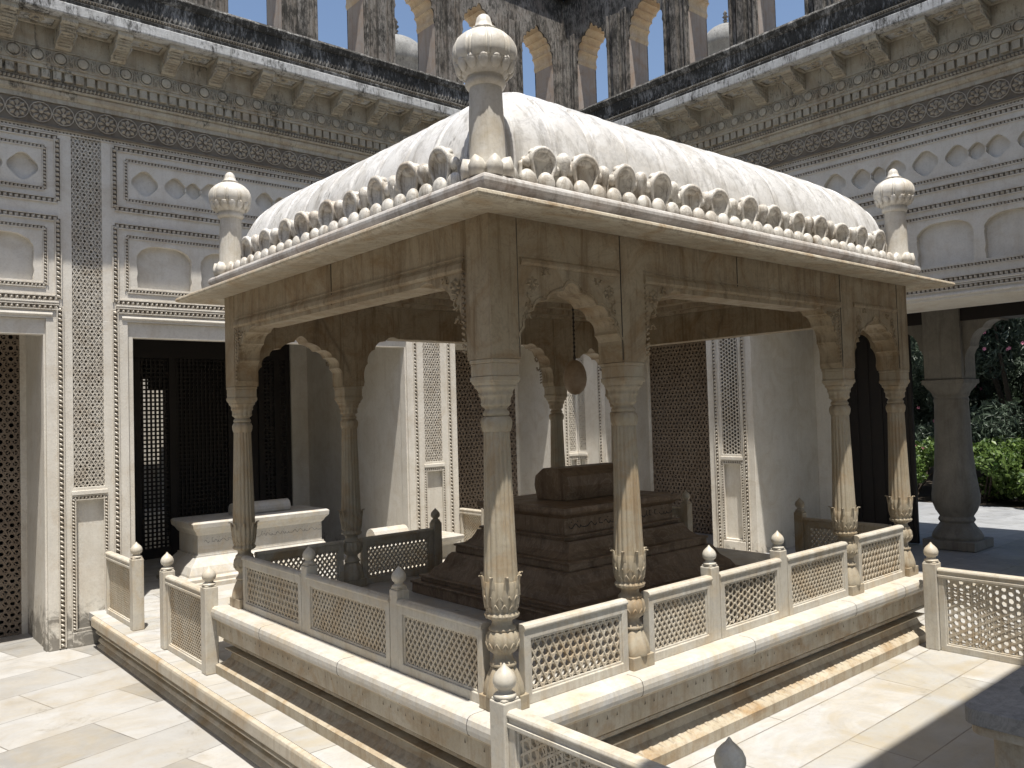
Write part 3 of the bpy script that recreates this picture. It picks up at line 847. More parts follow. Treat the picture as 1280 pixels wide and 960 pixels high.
add_groove_lines(M['roofmarble'],.3145,4.749/2,3.52/2)
add_cracks(M['roofmarble'],.9,(.2,.19,.18)); add_cracks(M['oldmarble'],.6,(.12,.09,.06)); add_cracks(M['creammarble'],.8,(.15,.11,.075)); add_cracks(M['platfloor'],.45,(.27,.25,.22))
M['turret']=stone('turret_marble',(.62,.59,.52),(.74,.71,.65),(.42,.34,.22),.5,(.3,.27,.24),.2,.4,.2,.3)
for x,y in ((.13,.13),(4.62,.13),(.13,LY-.13),(4.62,LY-.13)):
    if ts is None:
        ts=turret_shaft().build('corner_turret',M['turret'],canopy); tc=turret_cap().build('onion_cap',M['turret'],ts); o=ts
    else:
        o=ts.copy(); COL.objects.link(o); c=tc.copy(); COL.objects.link(c); c.parent=o; c.location=(0,0,0)
    o.parent=canopy; o.location=Vector((x,y,0))-Vector(canopy['_w'])
    o.rotation_euler=(0,0,R(22.5))
tc.location=(0,0,0)

# ------------------------------------------------------------------ railings
def panel(root,T,s0,s1,z0,z1,style,mat,cap=True,th=.05):
    """rail panel: frame, lattice"""
    f=.045; b=.05; tp=.075
    mb=MB()
    hole=rect(s0+f,z0+b,s1-f,z1-tp)
    plate(mb,rect(s0,z0,s1,z1-.028),[hole],-th/2,th/2,T)
    # inner stepped moulding
    plate(mb,rect(s0+f-.006,z0+b-.006,s1-f+.006,z1-tp+.006),[rect(s0+f+.012,z0+b+.012,s1-f-.012,z1-tp-.012)],-th/2+.010,th/2-.010,T)
    if cap: mb.extr([(-th/2-.006,z1-.030),(th/2+.006,z1-.030),(th/2+.009,z1-.018),(th/2+.002,z1-.006),(th/2-.01,z1),(-th/2+.01,z1),(-th/2-.002,z1-.006),(-th/2-.009,z1-.018)],s0,s1,T)
    o=mb.build('rail_panel',mat,root,bevel=.004)
    m2=MB(); x0,x1,y0,y1=s0+f+.004,s1-f-.004,z0+b+.004,z1-tp-.004
    if style=='diamond': lattice(m2,T,x0,y0,x1,y1,(52,128),.034,.0105,-.009,.009)
    elif style=='fine': lattice(m2,T,x0,y0,x1,y1,(45,135),.030,.0095,-.009,.009)
    elif style=='star': kagome(m2,T,x0,y0,x1,y1,.044,.0085,-.009,.009)
    elif style=='hex': honeycomb(m2,T,x0,y0,x1,y1,.026,.009,-.009,.009); 
    elif style=='cube':
        kagome(m2,T,x0,y0,x1,y1,.050,.011,-.009,.009,30); honeycomb(m2,T,x0,y0,x1,y1,.029,.0095,-.0075,.0072)
    m2.build('lattice',M['jalicream'],o)
    return o
M['jalicream']=stone('cream_jali_marble',(.54,.47,.36),(.66,.60,.49),(.42,.29,.15),.6,(.3,.27,.24),.2,.5,.2,.3)
M['railmarble']=stone('rail_marble',(.54,.495,.41),(.66,.63,.55),(.45,.33,.18),.5,(.33,.31,.3),.3,.38,.18,.35)
def post(root,x,y,z0,z1,w=.085,fin=.12,mat=None,rot=0,chamfer=False):
    mb=MB(); h=w/2
    mb.box(x-h,y-h,z0,x+h,y+h,z1-.012); mb.box(x-h+.006,y-h+.006,z1-.012,x+h-.006,y+h-.006,z1)
    o=mb.build('rail_post',mat or M['railmarble'],root,bevel=.006)
    m2=MB(); k=fin/.12
    m2.lathe([(.040*k,z1),(.043*k,z1+.006*k),(.038*k,z1+.012*k),(.028*k,z1+.017*k),(.025*k,z1+.024*k),(.029*k,z1+.030*k)],x,y,24)
    m2.lathe([(.029*k,z1+.0301*k),(.039*k,z1+.038*k),(.0435*k,z1+.052*k),(.043*k,z1+.066*k),(.036*k,z1+.083*k),(.022*k,z1+.098*k),(.010*k,z1+.109*k),(.003*k,z1+.12*k)],x,y,28)
    m2.build('finial',mat or M['railmarble'],o)
    return o
RT=.405
def along_x(y): return lambda s,z,d:(s,y-d,z)
def along_y(x): return lambda s,z,d:(x-d,s,z)
YR=.165; XR=.165
C=XS; D_=YS
r=empty('canopy_railing',(2.37,YR,0)); tag(r,'sunlit marble lattice railing along the right-hand long side of the canopy plinth','railing','railings round the canopy')
T=along_x(YR-.02)
panel(r,T,C[0]+.092,C[1]-.092,.0,RT-.01,'star',M['railmarble'])
px=[C[1]+.092,1.87,2.655,C[2]-.092]
panel(r,T,px[0],px[1]-.044,0,RT,'diamond',M['railmarble']); panel(r,T,px[1]+.044,px[2]-.044,0,RT,'hex',M['railmarble']); panel(r,T,px[2]+.044,px[3],0,RT,'diamond',M['railmarble'])
panel(r,T,C[2]+.092,C[3]-.092,0,RT+.02,'star',M['railmarble'])
for s in px[1:3]: post(r,s,YR,0,RT+.06)
r=empty('canopy_railing',(XR,1.76,0)); tag(r,'marble lattice railing with two onion posts on the shaded left side of the canopy plinth','railing','railings round the canopy')
T=along_y(XR-.02)
py=[D_[0]+.092,1.09,2.215,D_[1]-.092]
panel(r,T,py[0],py[1]-.044,0,RT,'diamond',M['railmarble']); panel(r,T,py[1]+.044,py[2]-.044,0,RT,'diamond',M['railmarble']); panel(r,T,py[2]+.044,py[3],0,RT,'star',M['railmarble'])
for s in py[1:3]: post(r,XR,s,0,RT+.06)
# back side with a central gap
M['shaderail']=M['creammarble']
yb=LY-A
r=empty('canopy_railing',(2.37,yb,0)); tag(r,'shaded back railing of the canopy, broken by a gap behind the cenotaph','railing','railings round the canopy')
T=along_x(yb)
panel(r,T,C[0]+.092,C[1]-.092,0,RT,'diamond',M['shaderail'])
panel(r,T,C[1]+.092,1.97,0,RT,'diamond',M['shaderail']); post(r,2.015,yb,0,RT+.06,mat=M['shaderail'])
post(r,2.80,yb,0,RT+.06,mat=M['shaderail']); panel(r,T,2.845,C[2]-.092,0,RT,'diamond',M['shaderail'])
panel(r,T,C[2]+.092,C[3]-.092,0,RT,'diamond',M['shaderail'])
xr=C[3]
r=empty('canopy_railing',(xr,1.76,0)); tag(r,'far end railing of the canopy with an entrance gap, seen past the cenotaph','railing','railings round the canopy')
T=along_y(xr)
panel(r,T,D_[0]+.092,1.06,0,RT,'diamond',M['shaderail']); post(r,xr,1.105,0,RT+.06,mat=M['shaderail'])
post(r,xr,2.41,0,RT+.06,mat=M['shaderail']); panel(r,T,2.455,D_[1]-.092,0,RT,'diamond',M['shaderail'])

# platform-level railings
ZR=.115
def long_rail(root,x,ys,style,posts,zt=ZR,mat=None,th=.06):
    for a,b in ys:
        o=panel(root,along_y(x),a,b,ZP+.001,zt,style,mat or M['railmarble'],th=th)
        m3=MB(); 
        for sg in (-1,1): m3.extr([(sg*th/2,zt-.075),(sg*(th/2+.008),zt-.07),(sg*(th/2+.008),zt-.055),(sg*th/2,zt-.05)],a,b,along_y(x))
        m3.build('rail_moulding',mat or M['railmarble'],o)
    for y in posts: post(root,x,y,ZP+.001,zt+.045,w=.105,fin=.15,mat=mat)
r=empty('platform_railing',(-.01,-.66,ZP)); tag(r,'marble lattice railing leading from the canopy near corner towards the viewer','railing','railings across the platform')
long_rail(r,-.015,[(-1.215,-.115)],'cube',[-.062,-1.27])
r=empty('platform_railing',(-.02,4.1,ZP)); tag(r,'short lattice railing joining the left back corner of the plinth, right of the step gap','railing','railings across the platform')
long_rail(r,-.02,[(3.63,4.52)],'fine',[3.575,4.575])
r=empty('platform_railing',(-.02,5.9,ZP)); tag(r,'short lattice railing against the ornate left pilaster, left of the step gap','railing','railings across the platform')
long_rail(r,-.02,[(5.53,6.45)],'fine',[5.475])
r=empty('platform_railing',(4.45,-1.5,ZP)); tag(r,'marble lattice railing running off the right edge from the plinth right corner','railing','railings across the platform')
long_rail(r,4.42,[(-2.3,-.175)],'cube',[-.12,-2.36],zt=.12)
r=empty('platform_railing',(4.75,5.3,ZP)); tag(r,'sunlit lattice railing at the back between canopy and bright pilaster','railing','railings across the platform')
long_rail(r,4.75,[(3.66,4.6),(4.70,5.95),(6.05,6.58)],'fine',[3.6,4.65,6.0],zt=.10)

# ------------------------------------------------------------------ cenotaphs
def squiggle(mb,T,s0,s1,z,h,seed,w=.005,d=.0015):
    rnd=random.Random(seed); s=s0
    while s<s1:
        L=rnd.uniform(.03,.10); kind=rnd.random(); n=8; pts=[]
        if kind<.4:
            for i in range(n+1): t=i/n; pts.append((s+L*t,z+h*(.3*math.sin(t*math.pi*2)-.1)))
        elif kind<.7:
            for i in range(n+1): t=i/n; pts.append((s+L*.5+L*.5*math.cos(math.pi*(1+t)),z-h*.4*math.sin(math.pi*t)))
        else:
            pts=[(s+L*.4,z+h*.6),(s+L*.35,z+h*.2),(s+L*.4,z-h*.2),(s+L*.8,z-h*.25)]
        for a,b in zip(pts,pts[1:]): mb.bar(a,b,w*rnd.uniform(.6,1.3),-.002,d+rnd.uniform(0,.0006),T)
        if rnd.random()<.6: mb.bar((s+L*.5,z+h*.5),(s+L*.5+.006,z+h*.55),.007,-.002,d+.001,T)
        s+=L*rnd.uniform(.8,1.15)
ct=empty('cenotaph',(2.37,1.76,0)); tag(ct,'large stepped brown cenotaph with hexagonal top under the canopy','tomb')
cx,cy=2.38,1.80
def tier(mb,a,b,z0,z1,o=0): mb.sweep(cx-a,cy-b,cx+a,cy+b,[(0,z0),(0.003,z0+.01),(0,z1-.02),(.012,z1-.018),(.014,z1-.004),(0.004,z1)])
mb=MB()
tier(mb,1.03,.95,.001,.10); tier(mb,.99,.88,.101,.15)
mb.sweep(cx-.96,cy-.82,cx+.96,cy+.82,[(0,.151),(-.03,.2),(-.09,.25),(-.12,.31),(-.14,.33)])
tier(mb,.79,.66,.331,.40)
mb.sweep(cx-.75,cy-.62,cx+.75,cy+.62,[(0,.401),(-.05,.44),(-.08,.49),(-.085,.51)])
mb.build('stepped_base',M['tomb'],ct,bevel=.003)
mb=MB(); tier(mb,.66,.48,.511,.545); mb.box(cx-.625,cy-.455,.5451,cx+.62,cy+.455,.665); 
mb.sweep(cx-.625,cy-.455,cx+.62,cy+.455,[(0.001,.6651),(.02,.68),(.05,.70),(.055,.72),(.05,.745),(.03,.75)])
mb.build('tomb_chest',M['tomb'],ct,bevel=.003)
mb=MB(); squiggle(mb,lambda s,z,d:(s,cy-.455-d,z),cx-.58,cx+.56,.61,.05,3,.007); mb.build('inscription',M['ink'],ct)
mb=MB()
# hexagonal prism lying along X
hx0,hx1=cx-.32,cx+.44; hw=.22
hp=[(-.17,.751),(.17,.751),(.2,.86),(.185,.94),(.09,1.0),(-.09,1.0),(-.185,.94),(-.2,.86)]
vs=[(hx0,cy+a,b) for a,b in hp]+[(hx1,cy+a,b) for a,b in hp]; n=len(hp)
mb.add(vs,[(i,(i+1)%n,n+(i+1)%n,n+i) for i in range(n)]+[tuple(range(n)),tuple(range(n,2*n))[::-1]])
mb.build('coffin_top',M['tomb'],ct,bevel=.006)

def small_tomb(name,label,x0,x1,y0,y1,z0,h,mat,tcyl,inscr=True):
    root=empty(name,((x0+x1)/2,(y0+y1)/2,z0)); tag(root,label,'tomb')
    mb=MB()
    mb.sweep(x0,y0,x1,y1,[(.10,z0+.001),(.10,z0+.05),(.085,z0+.06),(.085,z0+.10),(.05,z0+.125)])
    mb.sweep(x0,y0,x1,y1,[(.045,z0+.1251),(.04,z0+.15),(.0,z0+.25*h),(-.05,z0+.30*h),(-.10,z0+.36*h),(-.10,z0+.38*h)])
    mb.build('stepped_base',mat,root,bevel=.004)
    mb=MB()
    mb.sweep(x0,y0,x1,y1,[(-.12,z0+.3801*h),(-.12,z0+.64*h),(-.10,z0+.66*h),(-.08,z0+.70*h),(-.045,z0+.74*h),(-.04,z0+.80*h),(-.06,z0+.82*h)])
    mb.build('tomb_chest',mat,root,bevel=.004)
    if inscr:
        mb=MB(); squiggle(mb,lambda s,z,d:(s,y0+.12-d,z),x0+.2,x1-.2,z0+.56*h,.035*h/.6*1.2,9,.005); mb.build('inscription',M['inkgrey'],root)
    if tcyl:
        a,b,r_=tcyl; mb=MB(); n=16; yc=(y0+y1)/2; zc=z0+.82*h+r_*.55
        ring=[(math.cos(math.pi*2*k/n)*r_,math.sin(math.pi*2*k/n)*r_) for k in range(n)]
        vs=[(a,yc+p,max(z0+.82*h+.001,zc+q)) for p,q in ring]+[(b,yc+p,max(z0+.82*h+.001,zc+q)) for p,q in ring]
        mb.add(vs,[(i,(i+1)%n,n+(i+1)%n,n+i) for i in range(n)]+[tuple(range(n)),tuple(range(n,2*n))[::-1]])
        mb.build('coffin_top',mat,root,bevel=.004)
small_tomb('cenotaph','white marble cenotaph with inscribed chest in front of the dark wooden screen',1.05,2.95,7.05,7.95,ZP,.93,M['marble'],(1.72,2.5,.10))
small_tomb('cenotaph','low white cenotaph with round top, half hidden behind the canopy back railing',2.35,3.75,5.1,5.75,ZP,.62,M['marble'],(2.55,3.02,.11),False)
# loose marble slabs on floor at back
mb=MB(); mb.box(3.5,6.0,ZP+.001,4.35,6.35,ZP+.05); tag(mb.build('marble_slab',M['marble'],bevel=.006),'flat grey white slab lying behind the canopy beside the back railing','slab')

# hanging egg
mb=MB(); ex,ey=2.33,1.76
mb.lathe([(.004,1.585),(.035,1.592),(.066,1.618),(.088,1.66),(.096,1.71),(.092,1.765),(.076,1.815),(.05,1.85),(.022,1.868),(.006,1.872)],ex,ey,32)
eg=mb.build('hanging_egg',M['egg'],loc=(ex,ey,1.73)); tag(eg,'brown ostrich egg hanging on a cord from the canopy ceiling','hanging ornament')
mb=MB(); mb.lathe([(.0055,1.87),(.0055,2.56)],ex,ey,8); mb.lathe([(.009,1.87),(.012,1.89),(.006,1.92)],ex,ey,8)
for k in range(18):
    mb.lathe([(.004,1.93+k*.034),(.011,1.943+k*.034),(.004,1.957+k*.034)],ex+.003*(k%2),ey,8)
mb.build('cord',M['cord'],eg)

# ------------------------------------------------------------------ courtyard walls
ZTOP=2.58
def wall_T(kind):
    if kind=='L': return lambda s,z,d:(s,6.6-d,z)
    return lambda s,z,d:(7.2-d,s,z)
def niche_shape(a,b,z0,z1):
    w=b-a; pts=[(a+.01,z0),(b-.01,z0)]
    zc=z1-.16
    pts+=[(b-.01,z0+.04),(b+.0,z0+.1),(b-.012,z0+.15),(b,zc-.02)]
    K=10
    arc=[]
    for i in range(K+1):
        th=math.pi*.5*i/K; arc.append((b-w*.38+w*.38*math.cos(th)-(.008 if i%3==0 else 0),zc+.16*math.sin(th)))
    pts+=arc
    pts+=[(a+b-x,z) for x,z in reversed(arc)]
    pts+=[(a,zc-.02),(a+.012,z0+.15),(a,z0+.1),(a+.01,z0+.04)]
    return pts
def roundel(cx,cz,r):
    return [(cx+math.cos(t)*r*(1+.075*math.cos(4*t)),cz+math.sin(t)*r*(1+.075*math.cos(4*t))) for t in [2*math.pi*i/28 for i in range(28)]]
def upper_bay(root,T,a,b,mat):
    """wall skin between lintel and frieze with roundels & niches; a..b bay limits incl. pilaster edges"""
    ia,ib=a,b
    W=ib-ia
    holes=[]
    # niches
    n=max(2,round((W-.1)/.71)); x0=ia+.05; p=(W-.1)/n
    for k in range(n):
        holes.append(niche_shape(x0+k*p+.05,x0+(k+1)*p-.05,2.97,3.45))
    # roundels
    m=max(1,round((W-.4)/1.09)); q=(W-.4)/m
    for k in range(m+1): holes.append(roundel(ia+.2+k*q,4.15,.135))
    for k in range(m):
        c=ia+.2+(k+.5)*q
        holes.append(roundel(c-.205,4.15,.115)); holes.append(roundel(c,4.15,.09)); holes.append(roundel(c+.205,4.15,.115))
    mb=MB()
    plate(mb,rect(a-.14,ZTOP+.0,b+.14,4.58),holes,-.065,.0,T)
    o=mb.build('upper_panel',mat,root,bevel=.006)
    m2=MB()
    # borders
    rope(m2,T,a-.12,3.83,b+.12,4.50,.055,.05,.03)
    rope(m2,T,a,3.94,b,4.385,.04,.035,.02)
    rope(m2,T,a-.12,2.79,b+.12,3.64,.055,.05,.03)
    rope(m2,T,a,2.925,b,3.53,.04,.035,.02)
    m2.build('leaf_border',M['stucco'],o)
    return o
def pilaster(root,T,a,b,z0,half=None,style='kag',depth=1.1):
    """pier between openings a..b, front at d=0"""
    mb=MB(); c=(a+b)/2; w=.15
    sa,sb=(c-w,c+w)
    if half=='R': sa,sb=b-.19,b-.03
    mb.box(a,z0,-depth,b,ZTOP-.001,-.045,T)
    # front skin with recess for strip and dado
    hl=[rect(sa,.80,sb,ZTOP-.0015)]
    outer=[(a,z0),(b,z0),(b,ZTOP-.001),(sb,ZTOP-.001),(sb,.80),(sa,.80),(sa,ZTOP-.001),(a,ZTOP-.001)]
    plate(mb,outer,[rect(sa+.0,z0+.18,sb-.0,.68)],-.045,0,T)
    mb.box(sa-.03,z0+.001,-.002,sb+.03,z0+.15,.02,T)
    mb.box(sa-.025,.72,-.002,sb+.025,.765,.02,T)
    o=mb.build('pilaster',M['plaster'],root,bevel=.004)
    m2=MB()
    if style=='hex': honeycomb(m2,T,sa,.80,sb,4.55,.030,.013,-.045,-.01)
    else:
        kagome(m2,T,sa,.80,sb,4.55,.036,.0066,-.044,-.010); honeycomb(m2,T,sa,.80,sb,4.55,.0208,.0045,-.04,-.013)
        zz=.85; 
        while zz<4.5:
            for q in range(3): rosette(m2,T,sa+.05+q*.1,zz+.05*(q%2),.022,-.015,-.002,6)
            zz+=.10
    m2.build('lattice_strip',M['stucco'],o)
    mg=MB(); mg.box(sa,.80,-.0449,sb,4.55,-.0435,T); mg.build('shade_backing',M['shade_grime'],o)  # dark sheet paints the shade behind the lattice
    m3=MB()
    rope(m3,T,sa-.01,z0+.17,sb+.01,.69,.04,.035,.02,sides='LRT')
    if half!='R':
        rope(m3,T,a+.13,z0+.02,b,2.7,.055,.05,.03,sides='L')
        if True: rope(m3,T,a,z0+.02,b-.13,2.7,.055,.05,.03,sides='R')
    else: rope(m3,T,a+.10,z0+.02,b,2.7,.055,.05,.03,sides='L')
    m3.build('leaf_border',M['stucco'],o)
    return o
def lintel_trim(root,T,a,b,z=ZTOP):
    mb=MB()
    rope(mb,T,a-.12,2.68,b+.12,2.7,.05,.05,.03,sides='T')
    o=mb.build('leaf_border',M['stucco'],root)
    m=MB()
    m.extr([(-.001,2.605),(.012,2.608),(.018,2.62),(.012,2.64),(-.001,2.645)],a-.06,b+.06,T)
    m.extr([(-.001,2.735),(.018,2.738),(.022,2.75),(.010,2.762),(-.001,2.765)],a-.12,b+.12,T)
    m.build('opening_moulding',M['plaster'],o)
def opening_frame(root,T,a,b,z0,mat):
    # thin inner jamb moulding at front
    mb=MB()
    plate(mb,[(a-.0,z0),(a+.06,z0),(a+.06,ZTOP-.17),(b-.02,ZTOP-.17),(b-.02,z0),(b,z0),(b,ZTOP-.002),(a,ZTOP-.002)],[],-.16,-.03,T)
    mb.build('door_surround',mat,root,bevel=.004)

def cornice(root,T,a0,a1,ph):
    """everything above the panels, from z=4.55"""
    # flower frieze
    mb=MB()
    mb.box(a0,4.62,-.3,a1,4.86,.012,T)
    mb.extr([(-.2,4.585),(.03,4.585),(.035,4.60),(.02,4.62),(-.2,4.62)],a0,a1-.035,T)
    o=mb.build('flower_frieze',M['frieze'],root)
    m2=MB(); s=a0+.1+ph
    while s<a1-.1:
        rosette(m2,T,s,4.742,.098,.013,.05,8)
        for k in range(14):   # ring
            t0,t1=2*math.pi*k/14,2*math.pi*(k+1)/14
            m2.bar((s+.104*math.cos(t0),4.742+.104*math.sin(t0)),(s+.104*math.cos(t1),4.742+.104*math.sin(t1)),.008,.010,.026+.0005*(k%2),T)
        s+=.214
    m2.build('flower_relief',M['frieze2'],o)
    m3=MB(); rope(m3,lambda s,z,d:T(s,z,d+.012),a0,4.885,a1-.02,4.9,.036,.04,.02,sides='B'); 
    rope(m3,T,a0,4.58,a1,4.566,.03,.035,.02,sides='T')
    m3.build('leaf_border',M['stucco'],o)
    # torus courses
    mb=MB()
    mb.extr([(-.2,4.861),(.03,4.861),(.03,4.91),(.045,4.915),(.07,4.94),(.08,4.97),(.075,4.985),(-.2,4.985)],a0,a1-.08,T)
    mb.extr([(-.2,4.986),(.10,4.986),(.11,5.0),(.11,5.06),(.10,5.065),(-.2,5.065)],a0,a1-.11,T)
    o2=mb.build('cornice_course',M['cornice'],root)
    m4=MB(); rope(m4,lambda s,z,d:T(s,z,d+.11),a0,5.03,a1-.11,5.04,.05,.038,.028,ang=20,sides='B',ridge=False); m4.build('leaf_border',M['cornice'],o2)
    # dentil course
    mb=MB(); mb.box(a0,5.066,-.2,a1-.11,5.19,.10,T)
    s=a0+ph*.5
    while s<a1-.16:
        mb.box(s,5.075,.099,s+.078,5.165,.145,T); s+=.107
    mb.box(a0,5.166,.0995,a1-.15,5.2,.16,T)
    mb.build('dentil_course',M['cornice'],o2,bevel=.003)
    # medallion band
    mb=MB(); mb.box(a0,5.201,-.2,a1-.17,5.36,.17,T)
    mb.box(a0,5.3601,-.2,a1-.19,5.375,.19,T)
    TM=lambda s,z,d:T(s,z,d+.17)
    s=a0+ph+.05; k=0
    while s<a1-.2:
        vs=[TM(s+.052*math.cos(2*math.pi*i/16),5.28+.052*math.sin(2*math.pi*i/16),.0) for i in range(16)]+[TM(s+.05*math.cos(2*math.pi*i/16),5.28+.05*math.sin(2*math.pi*i/16),.028) for i in range(16)]+[TM(s+.03*math.cos(2*math.pi*i/16),5.28+.03*math.sin(2*math.pi*i/16),.035) for i in range(16)]
        fs=[(i,(i+1)%16,16+(i+1)%16,16+i) for i in range(16)]+[(16+i,16+(i+1)%16,32+(i+1)%16,32+i) for i in range(16)]+[tuple(range(32,48))]
        mb.add(vs,fs,False)
        for i in range(16):
            t0,t1=2*math.pi*i/16,2*math.pi*(i+1)/16
            mb.bar((s+.07*math.cos(t0),5.28+.07*math.sin(t0)),(s+.07*math.cos(t1),5.28+.07*math.sin(t1)),.009,-.002,.02,TM)
        for q in (-1,0,1):
            mb.bar((s+.107+q*.016-.006,5.22),(s+.107+q*.016+.006,5.34),.007,-.002,.02+.001*q,TM)
        mb.bar((s+.085,5.26),(s+.125,5.31),.008,-.002,.023,TM); mb.bar((s+.085,5.31),(s+.125,5.25),.008,-.002,.0245,TM)
        s+=.2135
    mb.build('medallion_band',M['cornice'],root)
    # bracketed soffit
    mb=MB(); mb.box(a0,5.3755,-.3,a1-.18,5.62,.18,T)
    mb.build('bracket_wall',M['cornice'],root)
    s=a0+ph+.1; proto=None
    while s<a1-.55:
        if proto is None:
            b_=MB(); zz=0
            # scroll bracket, origin at (s,.18)
            n=[(0,5.378),(.05,5.38),(.08,5.40),(.09,5.43),(.14,5.445),(.20,5.455),(.24,5.48),(.27,5.52),(.32,5.535),(.35,5.555),(.352,5.60),(0,5.60)]
            b_.extr([(.179+d,z) for d,z in n],-.075,.075,T)
            for sg in (-1,1):
                for j in range(7):
                    for k2 in range(3): b_.box(sg*.075-.005,5.40+k2*.05+j*.006,.20+j*.042,sg*.075+.005,5.43+k2*.05+j*.006,.222+j*.042,T)
            for j in range(8): b_.box(-.055,5.385+j*.018,.245+j*.034,.055,5.392+j*.018,.262+j*.034,T)
            proto=b_.build('scroll_bracket',M['cornice'],root,bevel=.003); first=s; pr0=proto
            p0=Vector(T(0,0,0)); p1=Vector(T(1,0,0)); dirv=p1-p0; base_loc=proto.location.copy()
            o_=proto
        else:
            o_=proto.copy(); COL.objects.link(o_); o_.parent=root
        o_.location=base_loc+dirv*s
        # coffer rosette panel on soffit
        s+=.53
    # coffer ceilings
    mb=MB(); s=a0+ph+.1
    TS=lambda u,v,d:T(u,5.60-d,v)
    while s<a1-.7:
        plate(mb,rect(s+.075,.20,s+.455,.46),[rect(s+.11,.235,s+.42,.425)],0,.022,TS)
        rosette(mb,TS,s+.265,.33,.085,.0,.02)
        s+=.53
    mb.build('coffer_panel',M['cornice'],root)
    # ledge
    mb=MB(); mb.extr([(-.2,5.601),(.55,5.601),(.57,5.604),(.58,5.615),(.58,5.715),(.57,5.722),(-.2,5.722)],a0,a1-.58,T)
    mb.build('white_fascia',M['fascia'],root,bevel=.004)
    mb=MB()
    mb.extr([(-.2,5.7225),(.57,5.7225),(.575,5.75),(.56,5.77),(.57,5.80),(.54,5.82),(.52,5.83),(.52,6.02),(.535,6.03),(.55,6.05),(.57,6.09),(.56,6.11),(.50,6.13),(.48,6.16),(.0,6.25),(-1.2,6.25)],a0,a1-.57,T)
    o4=mb.build('blackened_ledge',M['blackened'],root)
    m5=MB(); s=a0+.02
    while s<a1-.6:
        h=random.uniform(.05,.09)
        vs=[T(s,5.835,.521),T(s+.035,5.835,.521),T(s+.017,5.835+h*1.1,.521),T(s+.017,5.87,.548)]
        m5.add(vs,[(0,1,3),(1,2,3),(2,0,3)])
        vs=[T(s+.018,6.02,.521),T(s+.053,6.02,.521),T(s+.035,6.02-h*.9,.521),T(s+.035,6.0,.54)]
        m5.add(vs,[(0,1,3),(1,2,3),(2,0,3)])
        s+=.05
    rope(m5,lambda s,z,d:T(s,z,d+.575),a0,5.785,a1-.6,5.79,.03,.03,.02,sides='B',ridge=False)
    m5.build('ledge_carving',M['blackened'],o4)

M['frieze2']=stone('flower_relief_stucco',(.47,.42,.34),(.57,.52,.43),(.3,.23,.16),.4,(.2,.18,.15),.15,.85,.4,.3)
def arcade(root,T,centres,a0,a1,wp,z0=6.22):
    # upper open arcade of piers carrying multifoil arches
    zs=7.22; zt=7.78; ztop=8.35
    cs=sorted(centres)
    for c in cs:
        mb=MB(); w=wp/2
        mb.box(c-w,z0,-.5,c+w,zs,-.03,T)
        for q,(e,d) in enumerate(((.0,.0),(.07,-.012),(.13,-.02))):
            mb.box(c-w+.02+e,z0+.001*q,-.031,c-w+.055+e,zs+.5,d,T); mb.box(c+w-.055-e,z0+.001*q,-.031,c+w-.02-e,zs+.5,d,T)
        mb.box(c-.06,z0+.002,-.0315,c+.06,zs+.45,.03,T)
        mb.box(c-w-.004,z0,-.504,c+w+.004,z0+.09,.008,T)
        o=mb.build('arcade_pier',M['pier'],root,bevel=.006)
        m2=MB()
        for sg in (-1,1): m2.box(c+sg*w-(.004 if sg<0 else -.001),z0+.092,-.47,c+sg*w+(.004 if sg>0 else -.001),zs-.001,-.05,T)
        m2.build('pier_plaster',M['pierinner'],o)
    for c,d in zip(cs,cs[1:]):
        a,b=c+wp/2,d-wp/2
        pts=lobed(a+.002,b-.002,zs,zt,9,.035)
        mid=[p for p in pts[1:-1] if a+.002<=p[0]<=b-.002]
        outer=[(c,zs)]+[(a+.001,zs)]+mid+[(b-.001,zs),(d,zs),(d,ztop),(c,ztop)]
        mb=MB(); plate(mb,outer,[],-.06,-.031,T); 
        mb.build('spandrel',M['pier'],root)
        mb=MB(); plate(mb,outer,[],-.499,-.0605,T)
        mb.build('arch_soffit',M['ochre'],root)
    mb=MB(); mb.box(cs[-1]-.02,zs-.05,-.6,cs[-1]+.5,ztop-.001,-.005,T); mb.build('corner_pier',M['pier'],root)
    mb=MB(); mb.box(a0,ztop,-.55,a1,ztop+.2,.06,T); mb.build('parapet_band',M['blackened'],root)

# left wall (plane y = 6.6)
TLW=wall_T('L')
wl=empty('courtyard_wall',(1,7.2,ZF)); tag(wl,'ornate white stucco wall left of the canopy with lattice pilasters, rosette frieze and blackened ledge','wall','stucco courtyard walls')
pilaster(wl,TLW,-.56,.24,ZF)
pilaster(wl,TLW,3.89,4.73,ZP-.01)
pilaster(wl,TLW,6.84,7.2,ZP-.01,half='R')
pilaster(wl,TLW,-4.8,-4.0,ZF)
for a,b in ((.24,3.89),(-4.0,-.56),(4.73,6.84)): 
    upper_bay(wl,TLW,a,b,M['plaster']); lintel_trim(wl,TLW,a,b)
mb=MB(); mb.box(-4.8,ZTOP,-1.1,7.2,5.6,-.0665,TLW)
for a,b in ((-.42,-.32),(-.0,.10),(4.03,4.16),(4.46,4.59),(6.98,7.01)): pass
mb.build('wall_mass',M['plaster'],wl)
mb=MB()
def fill(a,b,sa,sb):
    mb.box(a,ZTOP+.0,-.066,sa,4.584,-.0005,TLW); mb.box(sb,ZTOP+.0,-.066,b,4.584,-.0005,TLW)
fill(-.42,.10,-.31,-.01); fill(4.03,4.59,4.16,4.46); fill(6.98,7.2,7.01,7.17)
mb.box(-4.8,4.5805,-.0655,7.2,4.62,-.001,TLW)
mb.build('pilaster_face',M['plaster'],wl)
cornice(wl,TLW,-4.8,7.2,.04)
arcade(wl,TLW,[7.2-1.2*k for k in range(0,11)],-4.8,7.2,.5)
